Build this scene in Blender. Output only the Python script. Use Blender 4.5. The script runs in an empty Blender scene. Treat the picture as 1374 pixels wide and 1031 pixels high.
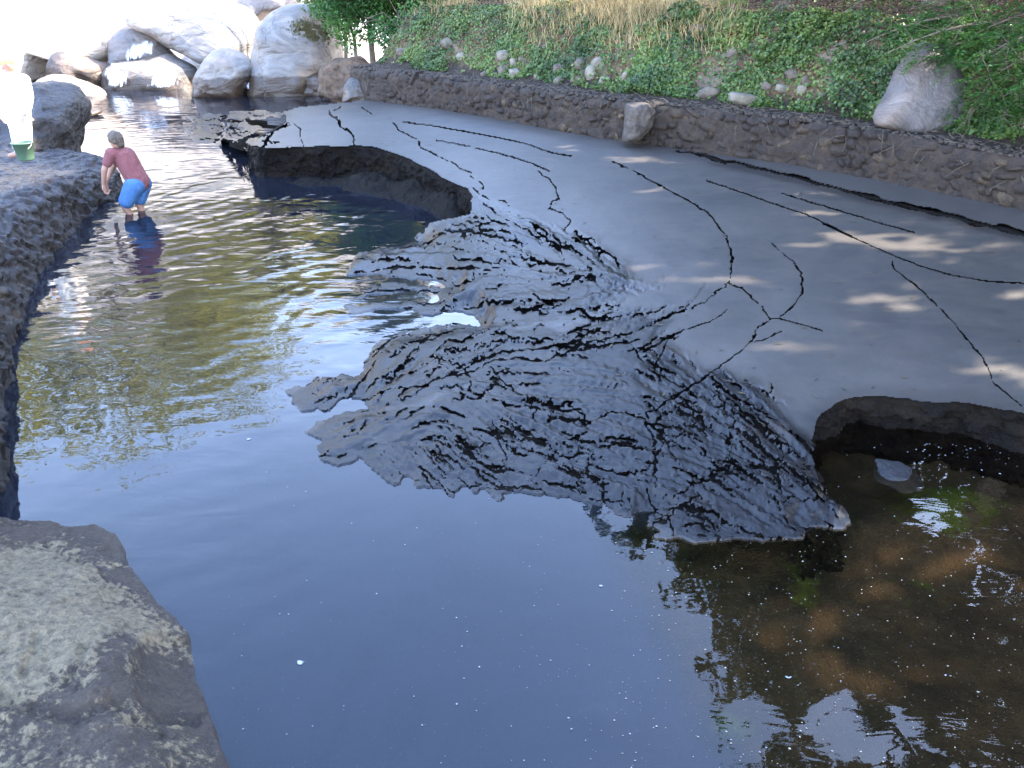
import bpy, math, random, numpy as np
from mathutils import Vector
from mathutils.bvhtree import BVHTree
R = np.random.RandomState(7)
random.seed(7)
sc = bpy.context.scene
COL = sc.collection
pi = math.pi

# ------------------------------------------------------------------ camera, light, exposure
FPX = 1038.0; PITCH = math.radians(28); CAMH = 3.2
cam = bpy.data.cameras.new('camera'); co = bpy.data.objects.new('camera', cam); COL.objects.link(co)
co.location = (0, 0, CAMH); co.rotation_euler = (pi/2 - PITCH, 0, 0)
cam.sensor_width = 36; cam.lens = 36 * FPX / 1374.0; cam.clip_end = 2000; cam.clip_start = 0.05
sc.camera = co
SUN_EL, SUN_AZ = 38.0, 80.0            # azimuth from +Y towards +X
w = bpy.data.worlds.new('World'); sc.world = w; w.use_nodes = True
nt = w.node_tree; bg = nt.nodes['Background']
sky = nt.nodes.new('ShaderNodeTexSky'); sky.sky_type = 'NISHITA'; sky.sun_disc = False
sky.sun_elevation = math.radians(SUN_EL); sky.sun_rotation = math.radians(SUN_AZ)
sky.air_density = 1.0; sky.dust_density = 1.6; sky.ozone_density = 1.0
tc = nt.nodes.new('ShaderNodeTexCoord'); sx = nt.nodes.new('ShaderNodeSeparateXYZ'); nt.links.new(tc.outputs['Generated'], sx.inputs[0])
def wm_(op, a_, b_):
    n = nt.nodes.new('ShaderNodeMath'); n.operation = op; n.use_clamp = (op == 'SUBTRACT')
    for k_, v_ in enumerate((a_, b_)):
        if isinstance(v_, (int, float)): n.inputs[k_].default_value = v_
        else: nt.links.new(v_, n.inputs[k_])
    return n.outputs[0]
hz_ = wm_('POWER', wm_('SUBTRACT', 1.0, sx.outputs[2]), 3.0)            # thin high haze, whiter towards the horizon all round
vs_ = nt.nodes.new('ShaderNodeVectorMath'); vs_.operation = 'SCALE'; vs_.inputs[0].default_value = (6.6, 6.4, 6.1); nt.links.new(hz_, vs_.inputs['Scale'])
vb_ = nt.nodes.new('ShaderNodeVectorMath'); vb_.operation = 'ADD'; vb_.inputs[1].default_value = (0.85, 1.50, 3.1); nt.links.new(vs_.outputs[0], vb_.inputs[0])
va = nt.nodes.new('ShaderNodeVectorMath'); va.operation = 'ADD'; nt.links.new(vb_.outputs[0], va.inputs[1])
nt.links.new(sky.outputs[0], va.inputs[0]); nt.links.new(va.outputs[0], bg.inputs[0]); bg.inputs[1].default_value = 0.15
sl = bpy.data.lights.new('sun', 'SUN'); so = bpy.data.objects.new('sun', sl); COL.objects.link(so)
sl.energy = 3.6; sl.angle = math.radians(0.53); sl.color = (1.0, 0.90, 0.74)
e, a = math.radians(SUN_EL), math.radians(SUN_AZ)
SD = Vector((math.cos(e)*math.sin(a), math.cos(e)*math.cos(a), math.sin(e)))
so.rotation_euler = SD.to_track_quat('Z', 'Y').to_euler()
sc.view_settings.view_transform = 'Standard'; sc.view_settings.look = 'None'
sc.view_settings.exposure = 3.45; sc.view_settings.gamma = 1.0
sc.view_settings.use_curve_mapping = False
sc.cycles.max_bounces = 6; sc.cycles.transparent_max_bounces = 8
sc.cycles.sample_clamp_indirect = 6

# ------------------------------------------------------------------ photo pixel -> place
cP, sP = math.cos(PITCH), math.sin(PITCH)
def ray(x, y):
    x = np.asarray(x, float); y = np.asarray(y, float)
    cx = (x - 687) / FPX; cy = (515.5 - y) / FPX
    return cx, cP + cy*sP, -sP + cy*cP
def at(x, y, z=0.0):                    # the point of the level z seen at a photo pixel
    a_, b_, c_ = ray(x, y); c_ = np.minimum(c_, -0.004)
    t = (z - CAMH) / c_
    return np.stack([a_*t, b_*t, np.broadcast_to(np.asarray(z, float), t.shape)], -1)
def aty(x, y, Y):                       # the point of the upright plane at distance Y
    a_, b_, c_ = ray(x, y); t = Y / b_
    return np.stack([a_*t, np.broadcast_to(np.asarray(Y, float), t.shape), CAMH + c_*t], -1)

# ------------------------------------------------------------------ noise
_perm = R.permutation(512); _perm = np.concatenate([_perm]*3)
def vnoise(x, y, z=0.0):
    x = np.asarray(x, float); y = np.asarray(y, float); z = np.asarray(z, float) + 0*x
    xi = np.floor(x).astype(int); yi = np.floor(y).astype(int); zi = np.floor(z).astype(int)
    xf, yf, zf = x-xi, y-yi, z-zi
    u, v, w_ = [f*f*f*(f*(f*6-15)+10) for f in (xf, yf, zf)]
    def h(i, j, k): return _perm[(_perm[(_perm[(xi+i) & 511] + yi + j) & 511] + zi + k) & 511] / 255.5 - 1
    def L(a_, b_, t): return a_ + (b_-a_)*t
    return L(L(L(h(0,0,0), h(1,0,0), u), L(h(0,1,0), h(1,1,0), u), v),
             L(L(h(0,0,1), h(1,0,1), u), L(h(0,1,1), h(1,1,1), u), v), w_)
def fbm(x, y, z=0.0, o=4, g=0.5):
    s = 0; a_ = 1; n = 0
    for i in range(o):
        s = s + a_*vnoise(np.asarray(x)*2**i + 13.7*i, np.asarray(y)*2**i + 7.1*i, np.asarray(z)*2**i + 3.3*i); n += a_; a_ *= g
    return s / n
def sst(x, a_, b_):
    t = np.clip((x-a_)/(b_-a_), 0, 1); return t*t*(3-2*t)

# ------------------------------------------------------------------ raster helpers in photo coordinates
def seg_dist(U, V, pts, closed=False):
    pts = np.asarray(pts, float); d = np.full(U.shape, 1e9); par = np.zeros(U.shape); n = len(pts)
    for i in range(n if closed else n-1):
        p = pts[i]; q = pts[(i+1) % n]; e_ = q-p; l2 = (e_**2).sum() + 1e-9
        t = np.clip(((U-p[0])*e_[0] + (V-p[1])*e_[1])/l2, 0, 1)
        dd = np.hypot(U-p[0]-t*e_[0], V-p[1]-t*e_[1])
        m = dd < d; d[m] = dd[m]; par[m] = (i + t[m]) / max(1, n-1)
    return d, par
def inside(U, V, pts):
    r = np.zeros(U.shape, bool); n = len(pts)
    for i in range(n):
        x0, y0 = pts[i]; x1, y1 = pts[(i+1) % n]
        if y0 == y1: continue
        r ^= ((y0 > V) != (y1 > V)) & (U < (x1-x0)*(V-y0)/(y1-y0) + x0)
    return r
def sdist(U, V, pts):
    d, _ = seg_dist(U, V, pts, True); return np.where(inside(U, V, pts), d, -d)
def tps(ctrl):
    C = np.array(ctrl, float); P = C[:, :2]/400; n = len(P)
    def ph(r): return np.where(r > 1e-9, r*r*np.log(r+1e-12), 0)
    K = ph(np.linalg.norm(P[:, None]-P[None], axis=-1)) + 0.01*np.eye(n)
    A = np.zeros((n+3, n+3)); A[:n, :n] = K; A[:n, n] = 1; A[:n, n+1:] = P; A[n, :n] = 1; A[n+1:, :n] = P.T
    s = np.linalg.solve(A, np.concatenate([C[:, 2], [0, 0, 0]]))
    def f(U, V):
        U = np.asarray(U, float)/400; V = np.asarray(V, float)/400
        o = s[n] + s[n+1]*U + s[n+2]*V
        for i in range(n): o = o + s[i]*ph(np.hypot(U-P[i, 0], V-P[i, 1]))
        return o
    return f
def resample(pts, step):
    pts = np.asarray(pts, float); d = np.concatenate([[0], np.cumsum(np.linalg.norm(np.diff(pts, axis=0), axis=1))])
    s = np.linspace(0, d[-1], max(2, int(d[-1]/step)))
    return np.stack([np.interp(s, d, pts[:, k]) for k in range(pts.shape[1])], -1), s

# ------------------------------------------------------------------ mesh helpers
def tag(o, label=None, cat=None, group=None, kind=None):
    if label: o['label'] = label
    if cat: o['category'] = cat
    if group: o['group'] = group
    if kind: o['kind'] = kind
    return o
def link(name, me, mat=None, parent=None):
    if mat: me.materials.append(mat)
    o = bpy.data.objects.new(name, me); COL.objects.link(o)
    if parent: o.parent = parent
    return o
def raw(name, V, F, smooth=True, attrs=None):      # F: (n,k) array, k = 3 or 4
    V = np.ascontiguousarray(V, np.float32); F = np.ascontiguousarray(F, np.int32)
    me = bpy.data.meshes.new(name); n, k = F.shape
    me.vertices.add(len(V)); me.vertices.foreach_set('co', V.ravel())
    me.loops.add(n*k); me.loops.foreach_set('vertex_index', F.ravel())
    me.polygons.add(n); me.polygons.foreach_set('loop_start', np.arange(0, n*k, k, dtype=np.int32))
    me.polygons.foreach_set('use_smooth', np.full(n, smooth))
    me.update(calc_edges=True)
    for key, val in (attrs or {}).items():
        at_ = me.attributes.new(key, 'FLOAT', 'POINT'); at_.data.foreach_set('value', np.ascontiguousarray(val, np.float32).ravel())
    return me
def gridfaces(nv, nu, keep=None, flip=False):
    i = np.arange(nv*nu).reshape(nv, nu)
    F = np.stack([i[:-1, :-1], i[1:, :-1], i[1:, 1:], i[:-1, 1:]], -1).reshape(-1, 4)
    if flip: F = F[:, ::-1]
    if keep is not None: F = F[keep.ravel()]
    return F
def gridmesh(name, P, keep=None, flip=False, attrs=None, smooth=True):
    nv, nu = P.shape[:2]; F = gridfaces(nv, nu, keep, flip); V = P.reshape(-1, 3)
    if keep is not None:
        used = np.unique(F); mp = np.zeros(len(V), int); mp[used] = np.arange(len(used)); F = mp[F]; V = V[used]
        attrs = {k: np.asarray(v).ravel()[used] for k, v in (attrs or {}).items()}
    return raw(name, V, F, smooth, attrs)
def empty(name, loc, parent=None):
    o = bpy.data.objects.new(name, None); COL.objects.link(o); o.location = loc; o.empty_display_size = 0.2
    if parent: o.parent = parent
    return o
def leaves_mesh(name, C, Nn, size, aspect=0.55, fold=0.25, tint=None, updir=None):
    n = len(C); size = np.broadcast_to(size, (n,))[:, None]
    Nn = Nn/(np.linalg.norm(Nn, axis=1, keepdims=True)+1e-9)
    r = R.normal(size=(n, 3)) if updir is None else updir
    T = np.cross(Nn, r); T /= np.linalg.norm(T, axis=1, keepdims=True)+1e-9
    B = np.cross(Nn, T)
    a_ = C - T*size*0.5; c_ = C + T*size*0.5 - Nn*size*fold*0.5
    b_ = C + B*size*aspect*0.5 + Nn*size*fold*0.3 - T*size*0.08; d_ = C - B*size*aspect*0.5 + Nn*size*fold*0.3 - T*size*0.08
    V = np.stack([a_, b_, c_, d_], 1).reshape(-1, 3)
    F = np.arange(4*n).reshape(n, 4)
    t = R.rand(n) if tint is None else tint
    return raw(name, V, F, False, {'tint': np.repeat(t, 4)})
def tube(V0, F0, pts, rad, k=7):
    """adds a tapered tube through pts to the lists"""
    pts = np.asarray(pts, float); rad = np.broadcast_to(rad, (len(pts),))
    base = sum(len(v) for v in V0); ring = []
    for i, p in enumerate(pts):
        t = pts[min(i+1, len(pts)-1)] - pts[max(i-1, 0)]; t = t/(np.linalg.norm(t)+1e-9)
        x = np.cross(t, [0.31, 0.17, 0.93] if abs(t[2]) < 0.9 else [1, 0, 0]); x /= np.linalg.norm(x)+1e-9; y = np.cross(t, x)
        an = np.arange(k)*2*pi/k
        ring.append(p + rad[i]*(np.cos(an)[:, None]*x + np.sin(an)[:, None]*y))
    V0.append(np.concatenate(ring))
    n = len(pts)
    for i in range(n-1):
        j = np.arange(k); j2 = (j+1) % k
        F0.append(np.stack([base+i*k+j, base+i*k+j2, base+(i+1)*k+j2, base+(i+1)*k+j], -1))
def tubemesh(name, V0, F0): return raw(name, np.concatenate(V0), np.concatenate(F0))
def frame_normals(pts):
    t = np.gradient(pts[:, :2], axis=0); t /= np.linalg.norm(t, axis=1, keepdims=True)+1e-9
    return np.stack([-t[:, 1], t[:, 0], 0*t[:, 0]], -1)      # left of the direction of travel

# ------------------------------------------------------------------ materials
class M:
    def __init__(s, name):
        s.m = bpy.data.materials.new(name); s.m.use_nodes = True; s.t = s.m.node_tree; s.n = s.t.nodes; s.l = s.t.links
        s.b = s.n['Principled BSDF']; s.out = s.n['Material Output']
        s.geo = s.n.new('ShaderNodeNewGeometry'); s.P = s.geo.outputs['Position']
    def lk(s, a_, b_):
        if isinstance(a_, (int, float)): b_.default_value = a_
        elif isinstance(a_, (tuple, list)): b_.default_value = tuple(a_) + ((1,) if len(a_) == 3 and len(b_.default_value) == 4 else ())
        else: s.l.new(a_, b_)
    def noise(s, scale, detail=4, rough=0.55, vec=None, dist=0.0, col=False):
        n = s.n.new('ShaderNodeTexNoise'); n.inputs['Scale'].default_value = scale; n.inputs['Detail'].default_value = detail
        n.inputs['Roughness'].default_value = rough; n.inputs['Distortion'].default_value = dist
        s.l.new(vec or s.P, n.inputs['Vector']); return n.outputs['Color' if col else 'Fac']
    def voro(s, scale, feat='F1', vec=None, rnd=1.0):
        n = s.n.new('ShaderNodeTexVoronoi'); n.feature = feat; n.inputs['Scale'].default_value = scale; n.inputs['Randomness'].default_value = rnd
        s.l.new(vec or s.P, n.inputs['Vector']); return n.outputs['Distance']
    def ramp(s, f, stops):
        n = s.n.new('ShaderNodeValToRGB'); cr = n.color_ramp
        while len(cr.elements) < len(stops): cr.elements.new(0.5)
        for el, (p, c) in zip(cr.elements, stops):
            el.position = p; el.color = (c, c, c, 1) if isinstance(c, (int, float)) else tuple(c)+(1,)
        s.l.new(f, n.inputs[0]); return n.outputs[0]
    def math(s, op, a_, b_=0.0, c_=0.0):
        n = s.n.new('ShaderNodeMath'); n.operation = op
        for i, v in enumerate((a_, b_, c_)): s.lk(v, n.inputs[i])
        return n.outputs[0]
    def mix(s, f, a_, b_, mode='MIX'):
        n = s.n.new('ShaderNodeMix'); n.data_type = 'RGBA'; n.blend_type = mode
        s.lk(f, n.inputs[0]); s.lk(a_, n.inputs[6]); s.lk(b_, n.inputs[7]); return n.outputs[2]
    def attr(s, name):
        n = s.n.new('ShaderNodeAttribute'); n.attribute_name = name; return n.outputs['Fac']
    def mapv(s, scale=(1,1,1), rot=(0,0,0), loc=(0,0,0)):
        n = s.n.new('ShaderNodeMapping'); n.inputs['Scale'].default_value = scale; n.inputs['Rotation'].default_value = rot; n.inputs['Location'].default_value = loc
        s.l.new(s.P, n.inputs[0]); return n.outputs[0]
    def sep(s, i, v=None):
        n = s.n.new('ShaderNodeSeparateXYZ'); s.l.new(v or s.P, n.inputs[0]); return n.outputs[i]
    def bump(s, h, dist=0.02, st=1.0, nrm=None):
        n = s.n.new('ShaderNodeBump'); n.inputs['Distance'].default_value = dist; n.inputs['Strength'].default_value = st
        s.lk(h, n.inputs['Height'])
        if nrm: s.l.new(nrm, n.inputs['Normal'])
        return n.outputs[0]
    def set(s, col=None, rough=None, nrm=None, **kw):
        if col is not None: s.lk(col, s.b.inputs['Base Color'])
        if rough is not None: s.lk(rough, s.b.inputs['Roughness'])
        if nrm is not None: s.l.new(nrm, s.b.inputs['Normal'])
        for k, v in kw.items(): s.lk(v, s.b.inputs[k.replace('_', ' ')])
        return s.m

def mat_mud():
    m = M('wet_ash_mud'); wet = m.attr('wet')
    big = m.ramp(m.noise(0.55, 6, 0.65, None, 0.8), [(0.3, 0), (0.7, 1)]); fine = m.noise(14, 6, 0.65); st = m.noise(3.0, 5, 0.6, m.mapv((1, 3.2, 1), (0, 0, -0.5)))
    dry = m.mix(big, (0.021, 0.0178, 0.0168), (0.053, 0.044, 0.037))
    dry = m.mix(m.ramp(st, [(0.4, 0), (0.72, 0.5)]), dry, (0.066, 0.049, 0.038))
    grain = m.noise(160, 2, 0.6)
    dry = m.mix(m.ramp(grain, [(0.38, 0.6), (0.56, 0)]), dry, (0.018, 0.019, 0.020))
    wc = m.mix(fine, (0.005, 0.005, 0.006), (0.014, 0.013, 0.014))
    wc = m.mix(m.ramp(m.noise(2.2, 4), [(0.55, 0), (0.75, 0.6)]), wc, (0.035, 0.025, 0.020))
    col = m.mix(wet, dry, wc)
    rg = m.math('SUBTRACT', m.math('ADD', 0.50, m.math('MULTIPLY', fine, 0.12)), m.math('MULTIPLY', wet, 0.36))
    h = m.math('ADD', m.math('MULTIPLY', fine, 0.5), m.math('MULTIPLY', m.noise(55, 4, 0.7), 0.35))
    h = m.math('MULTIPLY', h, m.math('ADD', 0.10, m.math('MULTIPLY', wet, 0.42)))
    return m.set(col, rg, m.bump(h, 0.022), Specular_IOR_Level=m.math('SUBTRACT', 0.45, m.math('MULTIPLY', wet, 0.27)))
def mat_cliff():
    m = M('broken_mud_face'); f = m.noise(9, 8, 0.7); g = m.noise(2.5, 4)
    lay = m.noise(1.0, 5, 0.7, m.mapv((2, 2, 22)))
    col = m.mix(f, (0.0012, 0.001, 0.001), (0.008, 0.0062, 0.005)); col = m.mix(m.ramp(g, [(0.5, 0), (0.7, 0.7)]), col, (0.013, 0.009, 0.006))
    h = m.math('ADD', f, m.math('MULTIPLY', lay, 0.8)); h = m.math('ADD', h, m.math('MULTIPLY', m.voro(18), 0.5))
    return m.set(col, m.ramp(f, [(0.3, 0.55), (0.7, 0.85)]), m.bump(h, 0.05), Specular_IOR_Level=0.06)
def mat_granite(name, c1, c2, wetline=None, stain=0.5, crack=True):
    m = M(name); z = m.sep(2)
    band = m.noise(0.9, 6, 0.6, m.mapv((1, 1, 2.6), (0.3, 0.5, 0.2)), 1.6); f = m.noise(26, 6, 0.7); g = m.noise(0.5, 3)
    col = m.mix(m.ramp(band, [(0.35, 0), (0.62, 1)]), c1, c2)
    col = m.mix(m.math('MULTIPLY', m.ramp(f, [(0.35, 0.6), (0.6, 0)]), 0.6), col, (0.12, 0.115, 0.12))
    col = m.mix(m.math('MULTIPLY', m.ramp(g, [(0.5, 0), (0.66, 1)]), stain), col, (0.30, 0.20, 0.13))
    col = m.mix(m.math('MULTIPLY', m.ramp(m.noise(1.7, 6, 0.7), [(0.56, 0), (0.66, 1)]), 0.6), col, (0.10, 0.095, 0.09))
    rg = 0.62
    if wetline is not None:
        wv = m.math('ADD', z, m.math('MULTIPLY', m.math('SUBTRACT', m.noise(3, 3), 0.5), 0.22))
        wm = m.ramp(m.math('DIVIDE', wv, 2.0), [(wetline/2-0.02, 1), (wetline/2+0.015, 0)])
        col = m.mix(wm, col, m.mix(f, (0.018, 0.013, 0.010), (0.06, 0.04, 0.027)))
        rg = m.math('SUBTRACT', 0.62, m.math('MULTIPLY', wm, 0.3))
    h = m.math('ADD', m.math('MULTIPLY', band, 1.4), m.math('MULTIPLY', f, 0.12))
    if crack:
        cv = m.n.new('ShaderNodeVectorMath'); cv.operation = 'ADD'; m.l.new(m.P, cv.inputs[0])
        sc_ = m.n.new('ShaderNodeVectorMath'); sc_.operation = 'SCALE'; m.l.new(m.noise(1.6, 3, col=True), sc_.inputs[0]); sc_.inputs['Scale'].default_value = 1.2
        m.l.new(sc_.outputs[0], cv.inputs[1])
        ck = m.ramp(m.voro(0.42, 'DISTANCE_TO_EDGE', cv.outputs[0]), [(0.0, 0), (0.02, 1)])
        h = m.math('ADD', h, m.math('MULTIPLY', ck, 0.25)); col = m.mix(m.math('MULTIPLY', m.math('SUBTRACT', 1.0, ck), 0.45), col, (0.06, 0.055, 0.05))
    return m.set(col, rg, m.bump(h, 0.07), Specular_IOR_Level=0.35)
def mat_leaf(name, cols, trans=0.35, rough=0.5):
    m = M(name); t = m.attr('tint')
    n = len(cols); c = m.ramp(t, [(i/(n-1), cols[i]) for i in range(n)])
    c = m.mix(m.ramp(m.noise(0.9, 3), [(0.35, 0.0), (0.7, 0.35)]), c, tuple(x*0.45 for x in cols[0]))
    m.set(c, rough, Specular_IOR_Level=0.35)
    tr = m.n.new('ShaderNodeBsdfTranslucent'); m.l.new(c, tr.inputs[0]); mx = m.n.new('ShaderNodeMixShader'); mx.inputs[0].default_value = trans
    m.l.new(m.b.outputs[0], mx.inputs[1]); m.l.new(tr.outputs[0], mx.inputs[2]); m.l.new(mx.outputs[0], m.out.inputs[0])
    return m.m
def mat_simple(name, c1, c2, scale=8, rough=0.8, bd=0.01, bs=30, det=6):
    m = M(name); f = m.noise(scale, det, 0.65); return m.set(m.mix(m.ramp(f, [(0.3, 0), (0.7, 1)]), c1, c2), rough, m.bump(m.noise(bs, 5, 0.7), bd), Specular_IOR_Level=0.3)
def mat_rough_rock():
    m = M('mud_crusted_rock'); f = m.noise(7, 8, 0.7); g = m.noise(1.2, 4); nz = m.sep(2, m.geo.outputs['Normal'])
    col = m.mix(f, (0.003, 0.003, 0.003), (0.022, 0.017, 0.013)); col = m.mix(m.ramp(m.noise(20, 3), [(0.6, 0), (0.75, 0.7)]), col, (0.075, 0.055, 0.038))
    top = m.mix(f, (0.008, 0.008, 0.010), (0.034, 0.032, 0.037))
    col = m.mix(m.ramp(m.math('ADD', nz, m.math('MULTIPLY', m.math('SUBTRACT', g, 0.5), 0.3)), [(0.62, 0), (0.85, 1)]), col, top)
    h = m.math('ADD', m.noise(6, 8, 0.7), m.math('MULTIPLY', m.voro(9), 0.5))
    return m.set(col, m.ramp(f, [(0.3, 0.28), (0.7, 0.65)]), m.bump(h, 0.11), Specular_IOR_Level=0.25)
def mat_fore():
    m = M('sandy_foreground_rock'); s = m.attr('sand'); f = m.noise(24, 8, 0.75); g = m.noise(4, 5, 0.7)
    g2 = m.noise(90, 3, 0.7)
    mask = m.ramp(m.math('ADD', s, m.math('MULTIPLY', m.math('SUBTRACT', m.math('ADD', m.math('MULTIPLY', f, 0.6), m.math('MULTIPLY', g, 0.6)), 0.6), 4.2)), [(0.40, 0), (0.66, 1)])
    dark = m.mix(f, (0.014, 0.010, 0.0075), (0.130, 0.095, 0.068)); dark = m.mix(m.ramp(g, [(0.45, 0), (0.7, 0.6)]), dark, (0.024, 0.021, 0.024))
    sand = m.mix(g2, (0.15, 0.115, 0.068), (0.42, 0.33, 0.20)); sand = m.mix(m.ramp(f, [(0.35, 0.75), (0.58, 0)]), sand, (0.045, 0.038, 0.033))
    h = m.math('ADD', m.math('MULTIPLY', f, 1.0), m.math('MULTIPLY', g2, 0.35))
    dark = m.mix(m.math('MULTIPLY', m.ramp(m.noise(45, 6, 0.8), [(0.5, 0), (0.62, 1)]), 0.55), dark, (0.10, 0.085, 0.07))
    h = m.math('ADD', h, m.math('MULTIPLY', mask, 0.35))
    return m.set(m.mix(mask, dark, sand), m.math('ADD', 0.6, m.math('MULTIPLY', mask, 0.3)), m.bump(m.math('ADD', h, m.math('MULTIPLY', m.noise(14, 8, 0.8), 1.6)), 0.06), Specular_IOR_Level=0.3)
MAN = (-5.66, 11.55)
def mat_water():
    m = M('ash_dark_water')
    rip = m.attr('ripple'); murk = m.attr('murk')
    # rings spreading from the wading man, broken up by noise
    mp = m.mapv((1, 1, 0), (0, 0, 0), (-MAN[0]+1.2, -MAN[1]-1.5, 0))
    wv = m.n.new('ShaderNodeTexWave'); wv.wave_type = 'RINGS'; wv.rings_direction = 'SPHERICAL'; m.l.new(mp, wv.inputs[0])
    wv.inputs['Scale'].default_value = 1.0; wv.inputs['Distortion'].default_value = 6.5; wv.inputs['Detail'].default_value = 1.5; wv.inputs['Detail Scale'].default_value = 0.8; wv.inputs['Detail Roughness'].default_value = 0.55
    n1 = m.noise(1.0, 3, 0.5, m.mapv((1.4, 3.8, 0), (0, 0, 0.15)), 0.6); n2 = m.noise(1.0, 3, 0.55, m.mapv((8, 15, 0), (0, 0, 0.2)), 0.8)
    patch = m.ramp(m.noise(0.7, 3), [(0.38, 0.15), (0.62, 1.3)])
    h = m.math('ADD', m.math('MULTIPLY', wv.outputs['Fac'], 0.0026), m.math('ADD', m.math('MULTIPLY', n1, 0.013), m.math('MULTIPLY', n2, 0.0006)))
    h = m.math('MULTIPLY', m.math('MULTIPLY', h, patch), rip)
    calm = m.math('ADD', m.math('MULTIPLY', m.noise(1.3, 3), 0.003), m.math('MULTIPLY', m.noise(9, 3), 0.0002))
    nrm = m.bump(m.math('ADD', h, calm), 1.0)
    fr = m.n.new('ShaderNodeFresnel'); m.l.new(m.math('MULTIPLY_ADD', m.geo.outputs['Backfacing'], 1/1.33-1.33, 1.33), fr.inputs[0]);   # same reflectance from both sides, light is not bent
    m.l.new(nrm, fr.inputs['Normal'])
    gl = m.n.new('ShaderNodeBsdfGlossy'); gl.inputs['Roughness'].default_value = 0.015; m.l.new(nrm, gl.inputs['Normal'])
    gl.inputs['Color'].default_value = (1, 1, 1, 1)
    tr = m.n.new('ShaderNodeBsdfTransparent'); tr.inputs[0].default_value = (0.60, 0.53, 0.44, 1)
    df = m.n.new('ShaderNodeBsdfDiffuse')
    swirl = m.noise(0.8, 5, 0.6, None, 1.5)
    m.l.new(m.mix(swirl, (0.003, 0.004, 0.007), (0.009, 0.010, 0.014)), df.inputs[0])
    mx = m.n.new('ShaderNodeMixShader'); m.l.new(m.ramp(m.math('ADD', murk, m.math('MULTIPLY', m.math('SUBTRACT', swirl, 0.5), 0.5)), [(0.12, 0.02), (1, 0.96)]), mx.inputs[0])
    m.l.new(tr.outputs[0], mx.inputs[1]); m.l.new(df.outputs[0], mx.inputs[2])
    m2 = m.n.new('ShaderNodeMixShader'); m.l.new(fr.outputs[0], m2.inputs[0]); m.l.new(mx.outputs[0], m2.inputs[1]); m.l.new(gl.outputs[0], m2.inputs[2])
    m.l.new(m2.outputs[0], m.out.inputs[0]); return m.m
def mat_bed():
    m = M('river_bed'); f = m.noise(16, 7, 0.7); g = m.noise(1.6, 4, 0.6); moss = m.attr('moss')
    col = m.mix(f, (0.014, 0.0105, 0.0065), (0.070, 0.052, 0.032)); col = m.mix(m.ramp(g, [(0.45, 0), (0.65, 0.8)]), col, (0.014, 0.012, 0.009))
    mm = m.ramp(m.math('ADD', moss, m.math('MULTIPLY', m.math('SUBTRACT', m.noise(6, 5, 0.7), 0.5), 1.6)), [(0.45, 0), (0.7, 1)])
    col = m.mix(mm, col, m.mix(f, (0.02, 0.032, 0.006), (0.07, 0.09, 0.015)))
    return m.set(col, 0.85, m.bump(m.math('ADD', f, m.noise(60, 3)), 0.02), Specular_IOR_Level=0.1)
def mat_ground():
    m = M('earth_bank'); f = m.noise(5, 8, 0.7); g = m.noise(1.1, 4); d = m.noise(0.9, 3, 0.5, m.mapv((1, 1, 1), (0, 0, 0), (9, 3, 1)))
    z = m.sep(2)
    col = m.mix(f, (0.03, 0.017, 0.009), (0.105, 0.062, 0.034)); col = m.mix(m.ramp(m.noise(40, 3), [(0.55, 0), (0.7, 0.7)]), col, (0.16, 0.115, 0.07))
    col = m.mix(m.ramp(g, [(0.5, 0), (0.65, 0.6)]), col, (0.15, 0.12, 0.095))
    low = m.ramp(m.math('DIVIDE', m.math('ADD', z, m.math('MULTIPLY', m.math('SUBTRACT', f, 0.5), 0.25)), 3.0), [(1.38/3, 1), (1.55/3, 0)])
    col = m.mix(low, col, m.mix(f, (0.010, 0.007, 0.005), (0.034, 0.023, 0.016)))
    h = m.math('ADD', f, m.math('MULTIPLY', m.noise(32, 5, 0.75), 0.4))
    return m.set(col, 0.85, m.bump(h, 0.07), Specular_IOR_Level=0.2)
def mat_wallstone():
    m = M('muddy_wall_stone'); oi = m.n.new('ShaderNodeObjectInfo'); f = m.noise(16, 7, 0.7)
    c = m.ramp(oi.outputs['Random'], [(0, (0.018, 0.011, 0.007)), (0.5, (0.040, 0.025, 0.014)), (0.85, (0.072, 0.045, 0.022)), (1, (0.13, 0.09, 0.05))])
    c = m.mix(m.ramp(m.noise(1.3, 5, 0.6), [(0.42, 0.95), (0.66, 0.15)]), c, (0.020, 0.012, 0.008))
    c = m.mix(m.ramp(f, [(0.35, 0.7), (0.6, 0)]), c, (0.010, 0.008, 0.007))
    return m.set(c, 0.75, m.bump(f, 0.05), Specular_IOR_Level=0.3)
MUD, CLIFF, ROCKY, FORE, WATER, BED, GROUND, WSTONE = mat_mud(), mat_cliff(), mat_rough_rock(), mat_fore(), mat_water(), mat_bed(), mat_ground(), mat_wallstone()
GRAN = mat_granite('pale_river_granite', (0.155, 0.138, 0.120), (0.080, 0.070, 0.063), 0.55, 0.35)
GRANL = mat_granite('bleached_granite', (0.55, 0.49, 0.42), (0.38, 0.32, 0.26), 0.15, 0.6)
GRAND = mat_granite('dark_wet_granite', (0.045, 0.04, 0.039), (0.022, 0.019, 0.017), 0.8, 0.5, False)
GRANS = mat_granite('grey_bank_granite', (0.12, 0.11, 0.112), (0.065, 0.058, 0.058), None, 0.4, False)
TANR = mat_granite('tan_low_rock', (0.20, 0.14, 0.10), (0.10, 0.075, 0.06), None, 0.5, False)
STONE = mat_simple('bank_stone', (0.04, 0.031, 0.023), (0.11, 0.088, 0.066), 7, 0.8, 0.02, 24)
PALST = mat_simple('pale_bank_stone', (0.085, 0.073, 0.055), (0.175, 0.150, 0.115), 7, 0.8, 0.02, 24)
BARK = mat_simple('bark', (0.05, 0.038, 0.028), (0.15, 0.12, 0.09), 12, 0.9, 0.03, 30)
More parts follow.
